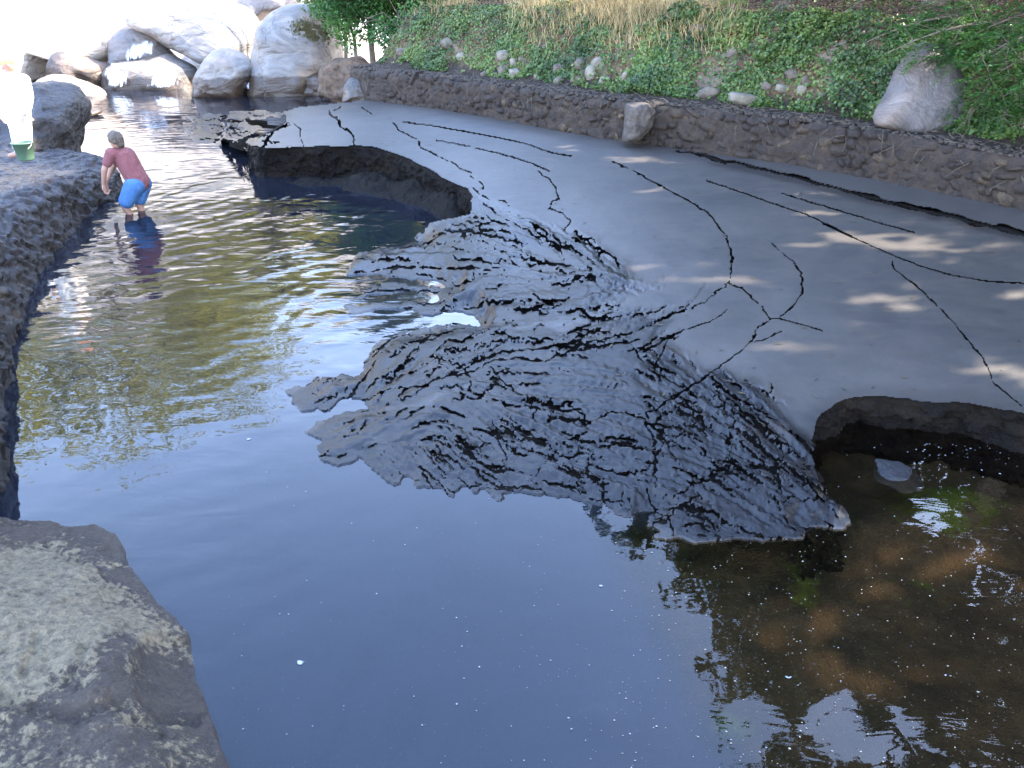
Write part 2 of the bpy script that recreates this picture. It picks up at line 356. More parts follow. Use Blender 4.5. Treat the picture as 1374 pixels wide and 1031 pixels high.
LEAF_D = mat_leaf('canopy_leaf', [(0.030, 0.060, 0.014), (0.050, 0.095, 0.020), (0.085, 0.13, 0.028)], 0.35)
LEAF_Y = mat_leaf('sunny_leaf', [(0.20, 0.20, 0.02), (0.33, 0.31, 0.03), (0.50, 0.44, 0.06)], 0.5)  # hillside leaf, lightened and yellowed to carry a sunlit look
LEAF_I = mat_leaf('ivy_leaf', [(0.017, 0.036, 0.009), (0.042, 0.080, 0.016), (0.088, 0.138, 0.026), (0.16, 0.155, 0.045)], 0.3)
LEAF_S = mat_leaf('shrub_leaf', [(0.022, 0.065, 0.016), (0.045, 0.12, 0.025), (0.10, 0.19, 0.035)], 0.4)
LITTER = mat_leaf('litter_leaf', [(0.04, 0.022, 0.012), (0.10, 0.055, 0.027), (0.18, 0.12, 0.06)], 0.15, 0.8)
DRYG = mat_leaf('dry_grass', [(0.16, 0.11, 0.045), (0.30, 0.21, 0.09), (0.42, 0.32, 0.16)], 0.3, 0.8)

# ------------------------------------------------------------------ river bed and water
def murk_at(U, V):
    c = sdist(U, V, [(1080,560),(1500,540),(2100,700),(2100,1500),(1250,1400),(960,960),(850,760),(830,700),(1000,700)])
    return 1 - sst(c, -60, 40)
us = np.concatenate([np.arange(-900, -40, 40), np.arange(-40, 1420, 6), np.arange(1420, 2400, 40)]).astype(float)
vs = np.concatenate([np.arange(72, 1060, 6), 1060*np.exp(np.linspace(0, 0.95, 24))]).astype(float)
U, V = np.meshgrid(us, vs)
P = at(U, V, 0.0); bad = P[..., 1] < -20; P[bad] = P[bad]
rip = (0.25 + 0.9*sst(V, 560, 430)*sst(U, 620, 440) + 0.0*U)
rip += 1.1*sst(V, 900, 985)*sst(U, 930, 1050) + 0.5*sst(V, 620, 720)*sst(U, 1080, 1200) + 0.8*np.exp(-((U-830)/60)**2-((V-950)/45)**2)
rip -= 0.17*sst(U, 250, 480)*sst(V, 560, 640)*sst(U, 980, 800)
rip *= 0.55 + 0.45*sst(V, 150, 240)
me = gridmesh('river_water', P, flip=False, attrs={'ripple': rip, 'murk': murk_at(U, V)})
o = link('water', me, WATER); tag(o, 'dark ash-laden river water mirroring sky and trees', kind='structure')

us = np.concatenate([np.arange(-900, 0, 60), np.arange(0, 1420, 7), np.arange(1420, 2400, 60)]).astype(float)
vs = np.concatenate([np.arange(74, 560, 20), np.arange(560, 1060, 5), 1060*np.exp(np.linspace(0, 0.95, 16))]).astype(float)
U, V = np.meshgrid(us, vs); P = at(U, V, -0.05)
P[..., 2] = -0.32 + 0.10*fbm(P[..., 0]*1.1, P[..., 1]*1.1) + 0.05*fbm(P[..., 0]*5, P[..., 1]*5)
moss = np.exp(-((U-1280)/110)**2-((V-650)/36)**2)*0.85 + 0.6*np.exp(-((U-1090)/50)**2-((V-740)/50)**2) + 0.75*np.exp(-((U-1000)/50)**2-((V-930)/30)**2) + 0.45*np.exp(-((U-1250)/60)**2-((V-740)/40)**2)
P[..., 2] += 0.20*np.exp(-((U-1280)/100)**2-((V-655)/38)**2)
o = link('river_bed', gridmesh('river_bed', P, attrs={'moss': moss}), BED); tag(o, 'brown sandy river bed under shallow water', kind='structure')

# ------------------------------------------------------------------ the mud flat
Sfun = tps([(330,190,.56),(250,150,.12),(300,155,.14),(300,180,.08),(388,150,.42),(460,138,.58),(470,196,.55),(545,212,.53),(640,262,.48),(640,285,.36),(900,190,.60),(700,150,.62),(1374,300,.66),(1200,250,.63),
 (820,350,.40),(1000,400,.40),(1374,400,.42),(1374,545,.33),(1240,535,.28),(1095,560,.24),(1120,650,.14),(1140,690,.09),(950,500,.27),(700,450,.17),(560,440,.07),(470,370,.05),(560,315,.09),(600,340,.13),(720,340,.27),
 (880,560,.19),(420,590,.015),(560,650,.02),(700,652,.02),(870,715,.02),(1070,715,.04),(395,520,.01),(480,490,.05),(1000,640,.13),(760,560,.14),(600,540,.09),(1700,600,.33),(2300,700,.4),(930,726,.015),(1000,719,.015),(1045,722,.02),(2300,300,.8),(700,300,.40),(640,220,.54)])
def Sz(U, V):
    S_ = Sfun(U, V); cap = 0.012 + np.maximum(726-V, 0)*0.0022; f_ = sst(np.asarray(U, float), 845, 875)*sst(np.asarray(U, float), 1110, 1085)*sst(np.asarray(V, float), 650, 680)
    return np.clip(np.where(f_ > 0, S_*(1-f_) + np.minimum(S_, cap)*f_, S_), -0.03, 0.75)
def Ztop(U, V):
    s_ = Sz(U, V); k_ = sst(s_, 0.13, 0.20); return s_*k_ + (1-k_)*0.02 - 0.012
OUT = [(478,137),(450,138),(430,140),(400,143),(378,148),(386,156),(384,165),(360,178),(330,189),(331,194),(345,198),(395,197),(470,196),(510,200),(545,212),(560,222),(580,230),(605,243),(632,258),(634,284),
 (612,291),(585,296),(560,303),(572,313),(530,321),(498,327),(466,336),(463,352),(465,363),(500,366),(556,371),(590,372),(603,382),(560,384),(512,378),(480,390),(492,394),(540,391),(585,389),(592,398),(560,406),(470,404),
 (462,410),(500,414),(560,417),(590,410),(640,408),(640,424),(600,424),(560,436),(520,445),(497,468),(479,493),(440,500),(398,514),(372,528),(395,540),(420,553),(446,549),(470,527),(500,540),(476,548),(443,562),(412,577),(417,584),(440,590),(424,600),
 (422,621),(463,625),(491,612),(508,638),(528,650),(541,632),(556,652),(575,657),(597,648),(610,668),(618,652),(640,668),(655,655),(668,678),(682,658),(705,662),(740,657),(782,664),(820,676),(850,686),(874,672),(884,676),(868,695),(890,718),(935,726),
 (985,717),(1040,724),(1086,722),(1086,700),(1070,692),(1100,694),(1138,696),(1141,668),(1112,642),(1092,604),(1090,578),(1098,558),(1130,536),(1155,531),(1200,532),(1250,541),(1292,538),(1340,546),(1374,553),(1500,570),(1800,640),(2500,800),(2500,118),(560,118),(510,134)]
SLABS = [[(252,152),(300,149),(345,147),(384,151),(378,158),(340,163),(300,162),(262,161)], [(246,170),(280,165),(322,166),(352,170),(345,178),(318,192),(296,186),(262,180)], [(300,164),(330,163),(338,166),(310,168)]]
def chaikin(p):
    o_ = []
    for i_ in range(len(p)):
        a_ = np.array(p[i_], float); b_ = np.array(p[(i_+1) % len(p)], float); o_ += [tuple(a_*0.75+b_*0.25), tuple(a_*0.25+b_*0.75)]
    return o_
OUTS = chaikin(OUT)
us = np.concatenate([np.arange(225, 1386, 1.5), np.arange(1390, 2500, 25)]).astype(float)
vs = np.arange(124, 738, 1.4)
U, V = np.meshgrid(us, vs)
S = Sz(U, V); jt = 1 - 0.72*sst(S, 0.14, 0.20)
Uj = U + jt*(13*fbm(U/24, V/16, o=3) + 2.6*fbm(U/5, V/3.5, 5.0, o=3)); Vj = V + jt*(9*fbm(U/24, V/16, 9.0, o=3) + 2.2*fbm(U/5, V/3.5, 15.0, o=3))
D = sdist(Uj, Vj, OUTS)
for s_ in SLABS: D = np.maximum(D, sdist(Uj, Vj, s_))
S = Sz(U, V)
Z = S.copy(); P0 = at(U, V, S); X, Y = P0[..., 0], P0[..., 1]
Z += 0.010*fbm(X*0.8, Y*0.8) + 0.003*fbm(X*5, Y*5)
# zones where the crust has flowed and wrinkled
ZONES = {'H': [(640,470),(740,455),(860,470),(900,510),(860,560),(740,560),(640,520)],
 'A': [(860,545),(900,505),(960,492),(1010,515),(1095,600),(1142,668),(1086,722),(935,728),(868,695),(700,665),(600,668),(520,650),(540,560),(640,505),(760,545)],
 'B': [(405,580),(445,555),(560,545),(640,600),(690,670),(520,660),(420,622)],
 'C': [(370,535),(470,480),(540,440),(660,430),(760,440),(850,415),(900,430),(860,480),(760,470),(640,512),(560,540),(440,560)],
 'D': [(460,335),(560,303),(636,286),(640,262),(700,285),(790,318),(840,355),(850,385),(790,425),(700,440),(560,430),(460,405)],
 'F': [(252,146),(384,146),(345,195),(246,185)],
 'G': [(830,430),(880,440),(960,520),(860,560),(800,540)]}
zmask = np.zeros(U.shape); zwet = np.zeros(U.shape)
for k, p in ZONES.items():
    zwet = np.maximum(zwet, sst(sdist(U + 9*fbm(U/30, V/20, 2.2), V + 7*fbm(U/30, V/20, 6.2), p), -12, 14))
    zmask = np.maximum(zmask, {'C': 0.6, 'H': 0.55, 'G': 0.5, 'B': 0.75, 'D': 0.85}.get(k, 1.0)*sst(sdist(U + 8*fbm(U/30, V/20, 2.2), V + 6*fbm(U/30, V/20, 6.2), p), -7, 10))
DIR = [(1000,640,-30),(1080,660,-38),(900,690,-18),(930,600,-20),(860,620,-14),(750,600,-28),(650,560,-38),(700,640,-10),(600,620,-40),(480,590,30),(440,610,10),(520,620,-60),(540,570,25),(560,480,38),(480,520,42),(640,460,18),(740,455,6),
 (860,440,30),(940,410,35),(480,345,0),(560,330,-2),(560,395,0),(640,310,-8),(700,310,-25),(760,320,-42),(820,350,-48),(700,390,-5),(790,390,15),(640,370,0),(300,155,0),(300,180,0),(980,520,-40),(1040,580,-42),(880,500,-35),(700,520,-10),(780,520,-5)]
def ang(u, v):
    c = s = 0
    for (x, y, a_) in DIR:
        w_ = 1/(((u-x)/60)**2 + ((v-y)/45)**2 + 0.15)**1.6; c += w_*math.cos(2*math.radians(a_)); s += w_*math.sin(2*math.radians(a_))
    return 0.5*math.atan2(s, c)
def window(x0, x1, y0, y1):
    i0 = max(0, np.searchsorted(us, x0)); i1 = min(len(us), np.searchsorted(us, x1)+1); j0 = max(0, np.searchsorted(vs, y0)); j1 = min(len(vs), np.searchsorted(vs, y1)+1)
    return slice(j0, j1), slice(i0, i1)
CUT = np.full(U.shape, 9.0)
def carve(pts, wpx, depth, jag=1.5, lip=0.0, taper=True):
    pts = np.asarray(pts, float); m_ = wpx*3+8
    sl_ = window(pts[:, 0].min()-m_, pts[:, 0].max()+m_, pts[:, 1].min()-m_, pts[:, 1].max()+m_)
    u, v = U[sl_], V[sl_]
    if u.size == 0: return
    uj = u + jag*fbm(u/7, v/5, 3.0, o=3)*2.2; vj = v + jag*fbm(u/7, v/5, 8.0, o=3)*1.6
    d, par = seg_dist(uj, vj, pts); tp = np.clip(4*par*(1-par)*2.2, 0.25, 1) if taper else 1.0
    ww = wpx*tp*(0.75+0.5*fbm(u/12, v/12, 4.4, o=2))
    CUT[sl_] = np.minimum(CUT[sl_], d - np.clip(ww, 0.92, 1.9)); Z[sl_] -= 0.0015*np.exp(-(d/(ww+1.5))**2)
    if lip: Z[sl_] += lip*np.exp(-np.maximum(d-ww, 0)/4.0)*(d > ww)*tp
def z6(l): return [(760+x/2.238, 300+y/2.238) for x, y in l]
def z5(l): return [(300+x/2.4536, 240+y/2.4536) for x, y in l]
def z2(l): return [(450+x/2.748, y/2.748) for x, y in l]
def z3(l): return [(900+x/2.8987, y/2.8987) for x, y in l]
def z1(l): return [(x/2.748, y/2.748) for x, y in l]
# the gentle shingling of the flowed crust
rz = []
ZF = dict(ZONES)
bb = {k: (min(p[0] for p in z), max(p[0] for p in z), min(p[1] for p in z), max(p[1] for p in z)) for k, z in ZONES.items()}
cnt = {'A': 190, 'B': 50, 'C': 80, 'D': 120, 'F': 40, 'G': 20}
R2 = np.random.RandomState(11)
for k, n in cnt.items():
    x0, x1, y0, y1 = bb[k]; c = 0
    while c < n:
        u, v = R2.uniform(x0, x1), R2.uniform(y0, y1)
        if not inside(np.array([u]), np.array([v]), ZONES[k])[0]: continue
        c += 1; L = R2.uniform(20, 95)*(1.15 if k in 'AC' else 1.0 if k == 'D' else 0.6); pts = [(u, v)]; st = 5.0; wob = R2.uniform(-0.25, 0.25)
        q = (u, v)
        for i in range(int(L/st)):
            a_ = ang(*q) + wob + R2.normal()*0.35; q = (q[0]+st*math.cos(a_), q[1]-st*math.sin(a_)); pts.append(q)
        if len(pts) < 2: continue
        pts = np.array(pts); sc_ = 0.5 + (v-150)/700; amp = R2.uniform(0.4, 1.0)
        sl_ = window(pts[:, 0].min()-14, pts[:, 0].max()+14, pts[:, 1].min()-14, pts[:, 1].max()+14)
        uu, vv = U[sl_], V[sl_]
        if uu.size == 0: continue
        uj = uu + 2.2*fbm(uu/6, vv/5, 3.0, o=2); vj = vv + 2.2*fbm(uu/6, vv/5, 8.0, o=2)
        d, par = seg_dist(uj, vj, pts); tp = np.clip(4*par*(1-par)*1.6, 0.0, 1)
        yl = np.interp(uj, np.sort(pts[:, 0]), pts[np.argsort(pts[:, 0]), 1]); up = vj < yl
        CUT[sl_] = np.minimum(CUT[sl_], np.where(tp > 0.2, d-1.05*amp*tp, 9)); Z[sl_] -= 0.008*amp*tp*np.exp(-(d/2.5)**2)
        Z[sl_] += np.where(up, 0.013*amp*tp*np.exp(-d/5.0), 0)
cc = np.zeros(U.shape); ss = np.zeros(U.shape)
for (x, y, a_) in DIR:
    w_ = 1/(((U-x)/60)**2 + ((V-y)/45)**2 + 0.15)**1.6; cc += w_*math.cos(2*math.radians(a_)); ss += w_*math.sin(2*math.radians(a_))
AA = 0.5*np.arctan2(ss, cc); ca, sa = np.cos(AA), -np.sin(AA)
zi = np.where(zmask.ravel() > 0.01)[0]; NU = len(us)
def lic(fx, fy, seed, n=14, st=3.2):
    acc = np.zeros(len(zi)); wt = 0
    for sg in (1, -1):
        u = U.ravel()[zi] + 2.2*vnoise(U.ravel()[zi]/5, V.ravel()[zi]/5, 2.0); v = V.ravel()[zi] + 2.6*vnoise(U.ravel()[zi]/6, V.ravel()[zi]/5, 9.0)
        for k in range(n):
            g = math.exp(-(k/n*1.6)**2); acc += g*vnoise(u/fx, v/fy, seed); wt += g
            iu = np.clip(((u-225)/1.5).astype(int), 0, 770); iv = np.clip(((v-124)/1.4).astype(int), 0, len(vs)-1); ii = iv*NU+iu
            u += sg*st*ca.ravel()[ii]; v += sg*st*sa.ravel()[ii]
    o_ = np.zeros(U.size); o_[zi] = acc/wt; return o_.reshape(U.shape)
T1 = lic(6.5, 6.0, 1.5, 22, 3.2); T1 /= T1[zmask > 0.1].std(); T2 = lic(4, 3.6, 7.5, 14, 2.6); T2 /= T2[zmask > 0.1].std()
pat = sst(fbm(U/45, V/30, 4.0, o=3), -0.30, 0.30)
Z += zmask*(0.0085*T1 + 0.002*T2)*(0.4+0.6*pat)
lc = sst(fbm(U/14, V/10, 6.0, o=2), -0.30, 0.15)*pat*zmask*(1-np.exp(-((U-822)/55)**2-((V-374)/22)**2))
Z -= 0.010*lc*np.exp(-((T1+0.12*T2)/0.30)**2)
CUT = np.minimum(CUT, np.where(lc > 0.05, (np.abs(T1+0.12*T2) - 0.10*lc*(0.6+0.8*sst(fbm(U/30, V/20, 3.3, o=2), -0.3, 0.3)))*6 + 0.05, 9))
CUT = np.minimum(CUT, np.where(lc > 0.3, (np.abs(T2-0.9) - 0.06*lc)*6 + 0.05, 9))
CR = []
def crk(pts, w_=1.7, dp=0.16, jag=1.2, lip=0.003): CR.append((pts, max(w_*0.85, 0.9), 0.24 if dp >= 0.1 else 0.14 if dp >= 0.05 else 0.10, jag, 0.0))
crk(z2([(213,455),(235,480),(300,515),(320,545),(400,585),(440,605),(480,630),(500,640),(495,652),(515,660),(545,685),(540,697)]), 1.6)
crk(z2([(370,517),(470,535),(580,560),(650,580),(720,603),(790,632)]), 0.9, 0.06, 0.6)
crk(z2([(745,628),(790,665),(810,690),(825,735),(800,742),(792,770),(830,785),(850,805),(870,815),(840,850)]), 1.7)
crk(z2([(0,430),(18,445),(22,468)]), 1.4); crk(z2([(40,472),(70,500),(68,535)]), 1.4)
crk(z2([(250,450),(400,470),(560,500),(700,530),(800,565),(870,575)]), 0.8, 0.03, 0.5, 0)
crk(z2([(1020,597),(1100,630),(1200,685),(1300,740),(1374,785)])+z6([(450,0),(480,35),(497,90),(497,140),(490,178)]), 1.7)
crk(z6([(490,178),(450,205),(420,230),(370,255),(320,270),(260,300),(200,325),(130,345),(60,360),(0,385)])+z5([(1180,530),(1050,560),(930,565),(860,590),(780,630),(700,665),(640,690)]), 1.7, 0.10, 1.8)
crk(z5([(1374,530),(1270,545),(1160,565),(1060,600),(960,590),(880,600),(800,640),(740,650),(640,690),(560,690),(450,720)]), 1.9, 0.09, 2.0)
crk(z6([(490,182),(530,195),(560,225),(590,250),(612,288)]), 1.5)
crk(z6([(620,60),(660,95),(695,130),(710,165),(710,200),(690,240),(650,275),(612,290),(575,310),(565,335),(530,380),(490,405),(440,445),(380,485),(310,530),(270,560),(245,570)]), 1.9, 0.16, 1.8)
crk(z6([(245,570),(245,610),(258,640),(268,700),(265,760),(275,830)]), 2.6, 0.14, 3.0)
crk(z6([(485,255),(460,280),(400,305),(340,325),(305,345),(290,385),(270,420),(265,440)]), 1.5, 0.12)
crk(z6([(265,440),(300,470),(350,490)]), 1.3, 0.08)
crk(z6([(650,320),(600,345),(560,355)]), 0.9, 0.04); crk(z6([(640,285),(700,300),(770,320)]), 0.7, 0.02, 0.4, 0)
crk(z6([(975,110),(990,140),(1050,185),(1110,240),(1160,290),(1210,350),(1245,390),(1275,440),(1280,470),(1330,510),(1374,545)]), 1.6)
crk(z6([(770,0),(860,40),(960,85),(1060,125),(1160,155),(1260,170),(1400,180)]), 0.9, 0.04, 0.5, 0)
crk(z3([(140,700),(270,745),(400,790),(520,830),(640,885),(720,925)]), 0.9, 0.04, 0.5, 0)
crk(z3([(430,750),(600,800),(800,860),(950,900)]), 0.7, 0.025, 0.5, 0)
crk(z1([(1085,455),(1110,475),(1105,500),(1118,545)]), 1.5); crk(z1([(1212,405),(1220,425),(1245,440),(1260,470),(1290,490),(1310,515),(1300,545)]), 1.4)
crk(z1([(1330,395),(1368,420)]), 0.9, 0.08); crk(z1([(1270,375),(1250,400),(1225,410)]), 0.9, 0.08)
crk(z1([(1070,455),(1010,478),(990,512),(965,545)]), 2.6, 0.45, 1.5)
crk(z6([(30,330),(135,325),(200,370),(230,420),(280,465)]), 1.2, 0.05, 2.0)
crk(z6([(430,465),(480,500),(530,530),(580,560),(640,600),(700,650),(750,690),(785,760)]), 2.4, 0.10, 3.0, 0.012)
crk(z6([(435,490),(500,530),(560,590),(620,630),(680,680),(740,715)]), 1.8, 0.07, 3.0, 0.01)
crk(z6([(0,540),(60,580),(50,610),(130,568),(240,572)]), 1.3, 0.05, 2.0)
crk(z5([(880,620),(930,680),(1000,720),(1030,770),(1010,800)]), 1.3, 0.05, 2.0); crk(z5([(700,580),(710,610),(740,630)]), 1.1, 0.05)
crk(z5([(1195,840),(1130,860),(1060,930),(1030,980),(950,960),(880,940)]), 1.3, 0.05, 2.2); crk(z5([(510,580),(470,640),(440,680),(400,720),(440,720)]), 2.0, 0.05, 2.0)
crk(z5([(430,600),(500,560),(560,510),(620,500)]), 1.5, 0.05, 2.0); crk(z5([(540,590),(600,540),(700,520),(760,495)]), 1.4, 0.05, 2.0)
crk(z5([(800,15),(860,60),(930,75),(945,90)]), 1.5, 0.10, 2.0); crk(z5([(850,75),(900,110),(960,150)]), 1.6, 0.10, 2.5)
crk(z5([(690,180),(760,170),(860,178),(930,195),(1000,215)]), 3.2, 0.09, 3.0, 0.02)
crk(z5([(1120,180),(1200,215),(1260,245),(1300,275),(1315,310)]), 2.2, 0.09, 3.0, 0.01); crk(z5([(1020,150),(1100,200),(1180,250),(1250,300)]), 1.8, 0.07, 3.0)
crk(z5([(820,110),(845,150),(845,190)]), 1.2, 0.06); crk(z5([(430,370),(540,365),(690,358)]), 2.2, 0.04, 2.0); crk(z5([(405,295),(480,300),(560,285),(760,290),(880,300)]), 2.0, 0.04, 2.0)
for c in CR: carve(c[0], c[1], c[2], c[3], c[4])
# random fracture network in the front lobe
for i in range(46):
    u, v = R2.uniform(560, 1090), R2.uniform(500, 700)
    if not inside(np.array([u]), np.array([v]), ZONES['A'])[0]: continue
    q = (u, v); pts = [q]; sg = R2.choice([-1, 1]); off = R2.choice([0, 0, 0.9, -0.9])
    for j in range(R2.randint(5, 16)):
        a_ = ang(*q) + off + R2.normal()*0.5; q = (q[0]+7*math.cos(a_)*sg, q[1]-7*math.sin(a_)*sg); pts.append(q)
    carve(pts, R2.uniform(1.0, 1.9), R2.uniform(0.03, 0.07), 2.2, 0.004)
# slumped step that runs along the wall
ledge = z3([(-260,545),(0,580),(60,590),(140,605),(200,625),(300,645),(400,670),(500,695),(560,712),(640,732),(700,752),(800,768),(870,788),(920,803),(1000,823),(1100,838),(1200,868),(1300,888),(1374,912),(1700,1010)])
ly = np.interp(U, [p[0] for p in ledge], [p[1] for p in ledge]); step = np.interp(U, [780, 900, 1100, 1374, 1900], [0.0, 0.008, 0.02, 0.03, 0.05])
sdv = ly + 4.0*fbm(U/26, V/20, 2.0, o=3) - V
Z += step*(sst(sdv, -1.5, 1.2) - 0.35)
gw = (0.75+step*40)*np.clip(0.9+1.3*fbm(U/26, V/18, 7.0, o=3), 0.72, 1.7)*sst(U, 850, 960)
CUT = np.where(gw > 0.5, np.minimum(CUT, np.abs(sdv+0.5) - gw), CUT)
crk_l = [(x, y) for x, y in z3([(140,605),(180,592),(235,580)])]; carve(crk_l, 1.2, 0.04, 1.0)
scarp = sst(sdv, -14, -4)*sst(sdv, 3, 0)*(U > 860)*0.6
edge = sst(D, 26, 3)*sst(S, 0.12, 0.25)
wet = np.clip(zwet + 0.85*scarp*sst(U, 880, 1000) + 0.25*edge, 0, 1)*0.93
wet = np.clip(wet + 0.22*sst(V, 200, 560)*fbm(U/90, V/60, 3.0) + 0.35*sst(V, 330, 560)*sst(U, 1250, 900), 0, 1)
drop = np.where(S > 0.17, (D < -0.2).astype(float), sst(D, 0.3, -1.4)); soft = sst(S, 0.16, 0.06)
thin = 1-sst(S, 0.13, 0.20)
Z = np.where(D > 0, np.maximum(Z, 0.006), Z)
Z = Z*(1-thin) + thin*(0.012 + (Z-0.012)*sst(D, -1, 26))
Z = Z*(1-drop) + drop*np.where(S > 0.17, -0.35, -0.012)
PM = P0.copy(); PM[..., 2] = Z
Df = np.maximum.reduce([D[:-1, :-1], D[1:, :-1], D[:-1, 1:], D[1:, 1:]])
Dm = np.minimum.reduce([D[:-1, :-1], D[1:, :-1], D[:-1, 1:], D[1:, 1:]])
CUT = CUT + 0.12*vnoise(U/3, V/2.5, 4.0) + 3.0*np.exp(-((U-852)/36)**2-((V-381)/15)**2)
Cm = (CUT[:-1, :-1] + CUT[1:, :-1] + CUT[:-1, 1:] + CUT[1:, 1:])/4
o = link('mud_flat', gridmesh('mud_flat', PM, keep=(Df > -1.0) & (Cm > 0.0) & ~((Dm < -0.2) & (S[:-1, :-1] > 0.17)), attrs={'wet': wet}), MUD); tag(o, 'broad flat of grey ash mud split by long black cracks', kind='structure')

Zs = np.minimum(S - np.clip(0.06 + 0.55*(S-0.1), 0.05, 0.30), Z - 0.035); Zs = np.maximum(Zs, 0.006)  # near-black sheet under the cuts, standing in for shade inside the cracks
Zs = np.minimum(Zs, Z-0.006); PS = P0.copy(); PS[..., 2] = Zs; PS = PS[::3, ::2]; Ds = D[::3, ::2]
o = link('mud_underlayer', gridmesh('mud_underlayer', PS, keep=np.minimum.reduce([Ds[:-1, :-1], Ds[1:, 1:], Ds[:-1, 1:], Ds[1:, :-1]]) > 1.0), CLIFF); tag(o, 'mud layer below the cracks, coloured near black for their shade', kind='structure')
mP, mD, mS, mvs = PM, D, S, vs
# broken faces under the mud edge
def cliff(name, pxs, label, rough=0.05, flare=0.10, inset=0.03, lift=0.0, deep=None):
    top, s = resample(np.array([list(at(x, y, float(Sz(x, y))))[:2] + [float(Ztop(x, y))] for x, y in pxs]), 0.018)
    n = frame_normals(top); k = 40
    t = np.linspace(0, 1, k)[:, None, None]
    zb_ = -0.35 if deep is None else top[None, :, 2:3] - deep
    z = (top[None, :, 2:3]+lift)*(1-t) + zb_*t - 0.006
    Pc = np.repeat(top[None], k, 0).copy(); Pc[..., 2:3] = z
    x_, y_, z_ = [Pc[..., i] for i in range(3)]
    f = rough*(fbm(x_*4, y_*4, z_*5, 5, 0.6) + 0.5*np.abs(fbm(x_*2, y_*2, z_*7 + 5, 3))) + 0.02*np.sign(fbm(x_*7, y_*7, z_*9, 2)) + 0.035*fbm(x_*13, y_*13, z_*15, 4, 0.65)
    prof = (-inset + flare*t[..., 0]**1.2 + f*sst(t[..., 0], 0, 0.12))
    Pc += n[None]*prof[..., None]
    lipr = np.repeat(top[None], 4, 0).copy(); lipr += n[None]*np.linspace(-0.09, -inset-0.01, 4)[:, None, None]; lipr[..., 2] -= 0.008-lift
    Pc = np.concatenate([lipr, Pc])
    o = link(name, gridmesh(name, Pc, flip=True), CLIFF); tag(o, label, kind='structure'); return o
cliff('mud_cliff', [(331,194),(345,198),(395,197),(470,196),(510,200),(545,212),(560,222),(580,230),(605,243),(632,258),(636,270),(640,282)][::-1], 'dark undercut broken edge of the mud flat')
cliff('mud_cliff', [(384,160),(360,175),(330,188),(331,195)][::-1], 'broken left end of the mud flat', 0.03, 0.03)
cliff('mud_cliff', [(1086,712),(1110,693),(1138,694),(1141,668),(1112,642),(1092,604),(1090,578),(1098,558),(1130,536),(1155,531),(1200,532),(1250,541),(1292,538),(1340,546),(1374,553),(1500,570)][::-1], 'black broken rim around the right-hand pool', 0.11, 0.03)

cliff('slump_scarp', [q for q in ledge if q[0] > 905 and q[0] < 1500][::-1], 'ragged dark step where the flat has slumped away from the wall', 0.035, 0.02, 0.0, 0.01, 0.11)
# collapsed mud at the foot of the far cliff
u_ = np.arange(338, 664, 1.3); v_ = np.arange(200, 330, 1.2); U, V = np.meshgrid(u_, v_); P = at(U, V, 0.1)
X, Y = P[..., 0], P[..., 1]
hump = 0.36*np.exp(-((U-612)/32)**2-((V-272)/17)**2) + 0.27*np.exp(-((U-560)/45)**2-((V-254)/13)**2) + 0.22*np.exp(-((U-500)/45)**2-((V-240)/11)**2) + 0.13*np.exp(-((U-400)/60)**2-((V-236)/8)**2) + 0.05*np.exp(-((U-630)/25)**2-((V-296)/8)**2)
z = -0.12 + hump*1.15 + (0.04+0.5*hump)*fbm(X*2.6, Y*2.6, 0, 5, 0.62) + 0.02*np.abs(fbm(X*9, Y*9, 3, 3))
P[..., 2] = z
kf = z[:-1, :-1] > -0.10
o = link('collapsed_mud', gridmesh('collapsed_mud', P, keep=kf), CLIFF); tag(o, 'lumpy collapsed mud at foot of the broken edge', kind='structure')

# ------------------------------------------------------------------ wall, ledge and bank on the right
WL = np.array([(-3.75,19.55),(-3.03,18.55),(-0.5,16.4),(1.93,13.95),(2.74,13.4),(4.37,11.9),(5.31,10.71),(6.15,9.15),(6.9,7.3),(7.4,5),(7.7,1),(7.8,-4)])
wp, ws = resample(np.c_[WL, 0*WL[:, 0]], 0.03)
kk = np.ones(21)/21
for i in (0, 1): wp[10:-10, i] = np.convolve(wp[:, i], kk, 'valid')
wn = frame_normals(wp); 
if wn[len(wn)//2, 0] < 0: wn = -wn            # away from the river
def sweep(path, nrm, prof, rough, freq, seed=0.0, rfun=None, dense=0.04):
    pf, _ = resample(np.array(prof, float), dense)
    Pg = path[None] + nrm[None]*pf[:, None, 0:1]; Pg[..., 2] = pf[:, None, 1]
    x_, y_, z_ = [Pg[..., i] for i in range(3)]
    f = fbm(x_*freq, y_*freq, z_*freq+seed, 5, 0.6)*rough
    if rfun is not None: f = f*rfun(pf)[:, None]
    sl = np.gradient(pf, axis=0); sl /= np.linalg.norm(sl, axis=1, keepdims=True)+1e-9
    Pg = Pg + nrm[None]*(-sl[:, None, 1:2]*f[..., None]); Pg[..., 2] += sl[:, None, 0]*f
    return Pg
t_wall = empty('stone_wall', (1.9, 13.9, 0)); tag(t_wall, 'long low retaining wall of rough stones caked in brown mud behind the mud flat', 'wall')
def inv(o, par):
    o.parent = par; o.matrix_parent_inverse = par.matrix_basis.inverted() if False else __import__('mathutils').Matrix.Translation(-Vector(par.location)); return o
Pg = sweep(wp, wn, [(-0.06, 0.3), (-0.055, 1.16), (0.0, 1.25), (0.25, 1.25)], 0.075, 3.5, dense=0.025)
inv(link('mortar_core', gridmesh('mortar_core', Pg, flip=False), mat_simple('caked_mud', (0.010, 0.0065, 0.0045), (0.036, 0.023, 0.015), 6, 0.8, 0.04, 22)), t_wall)
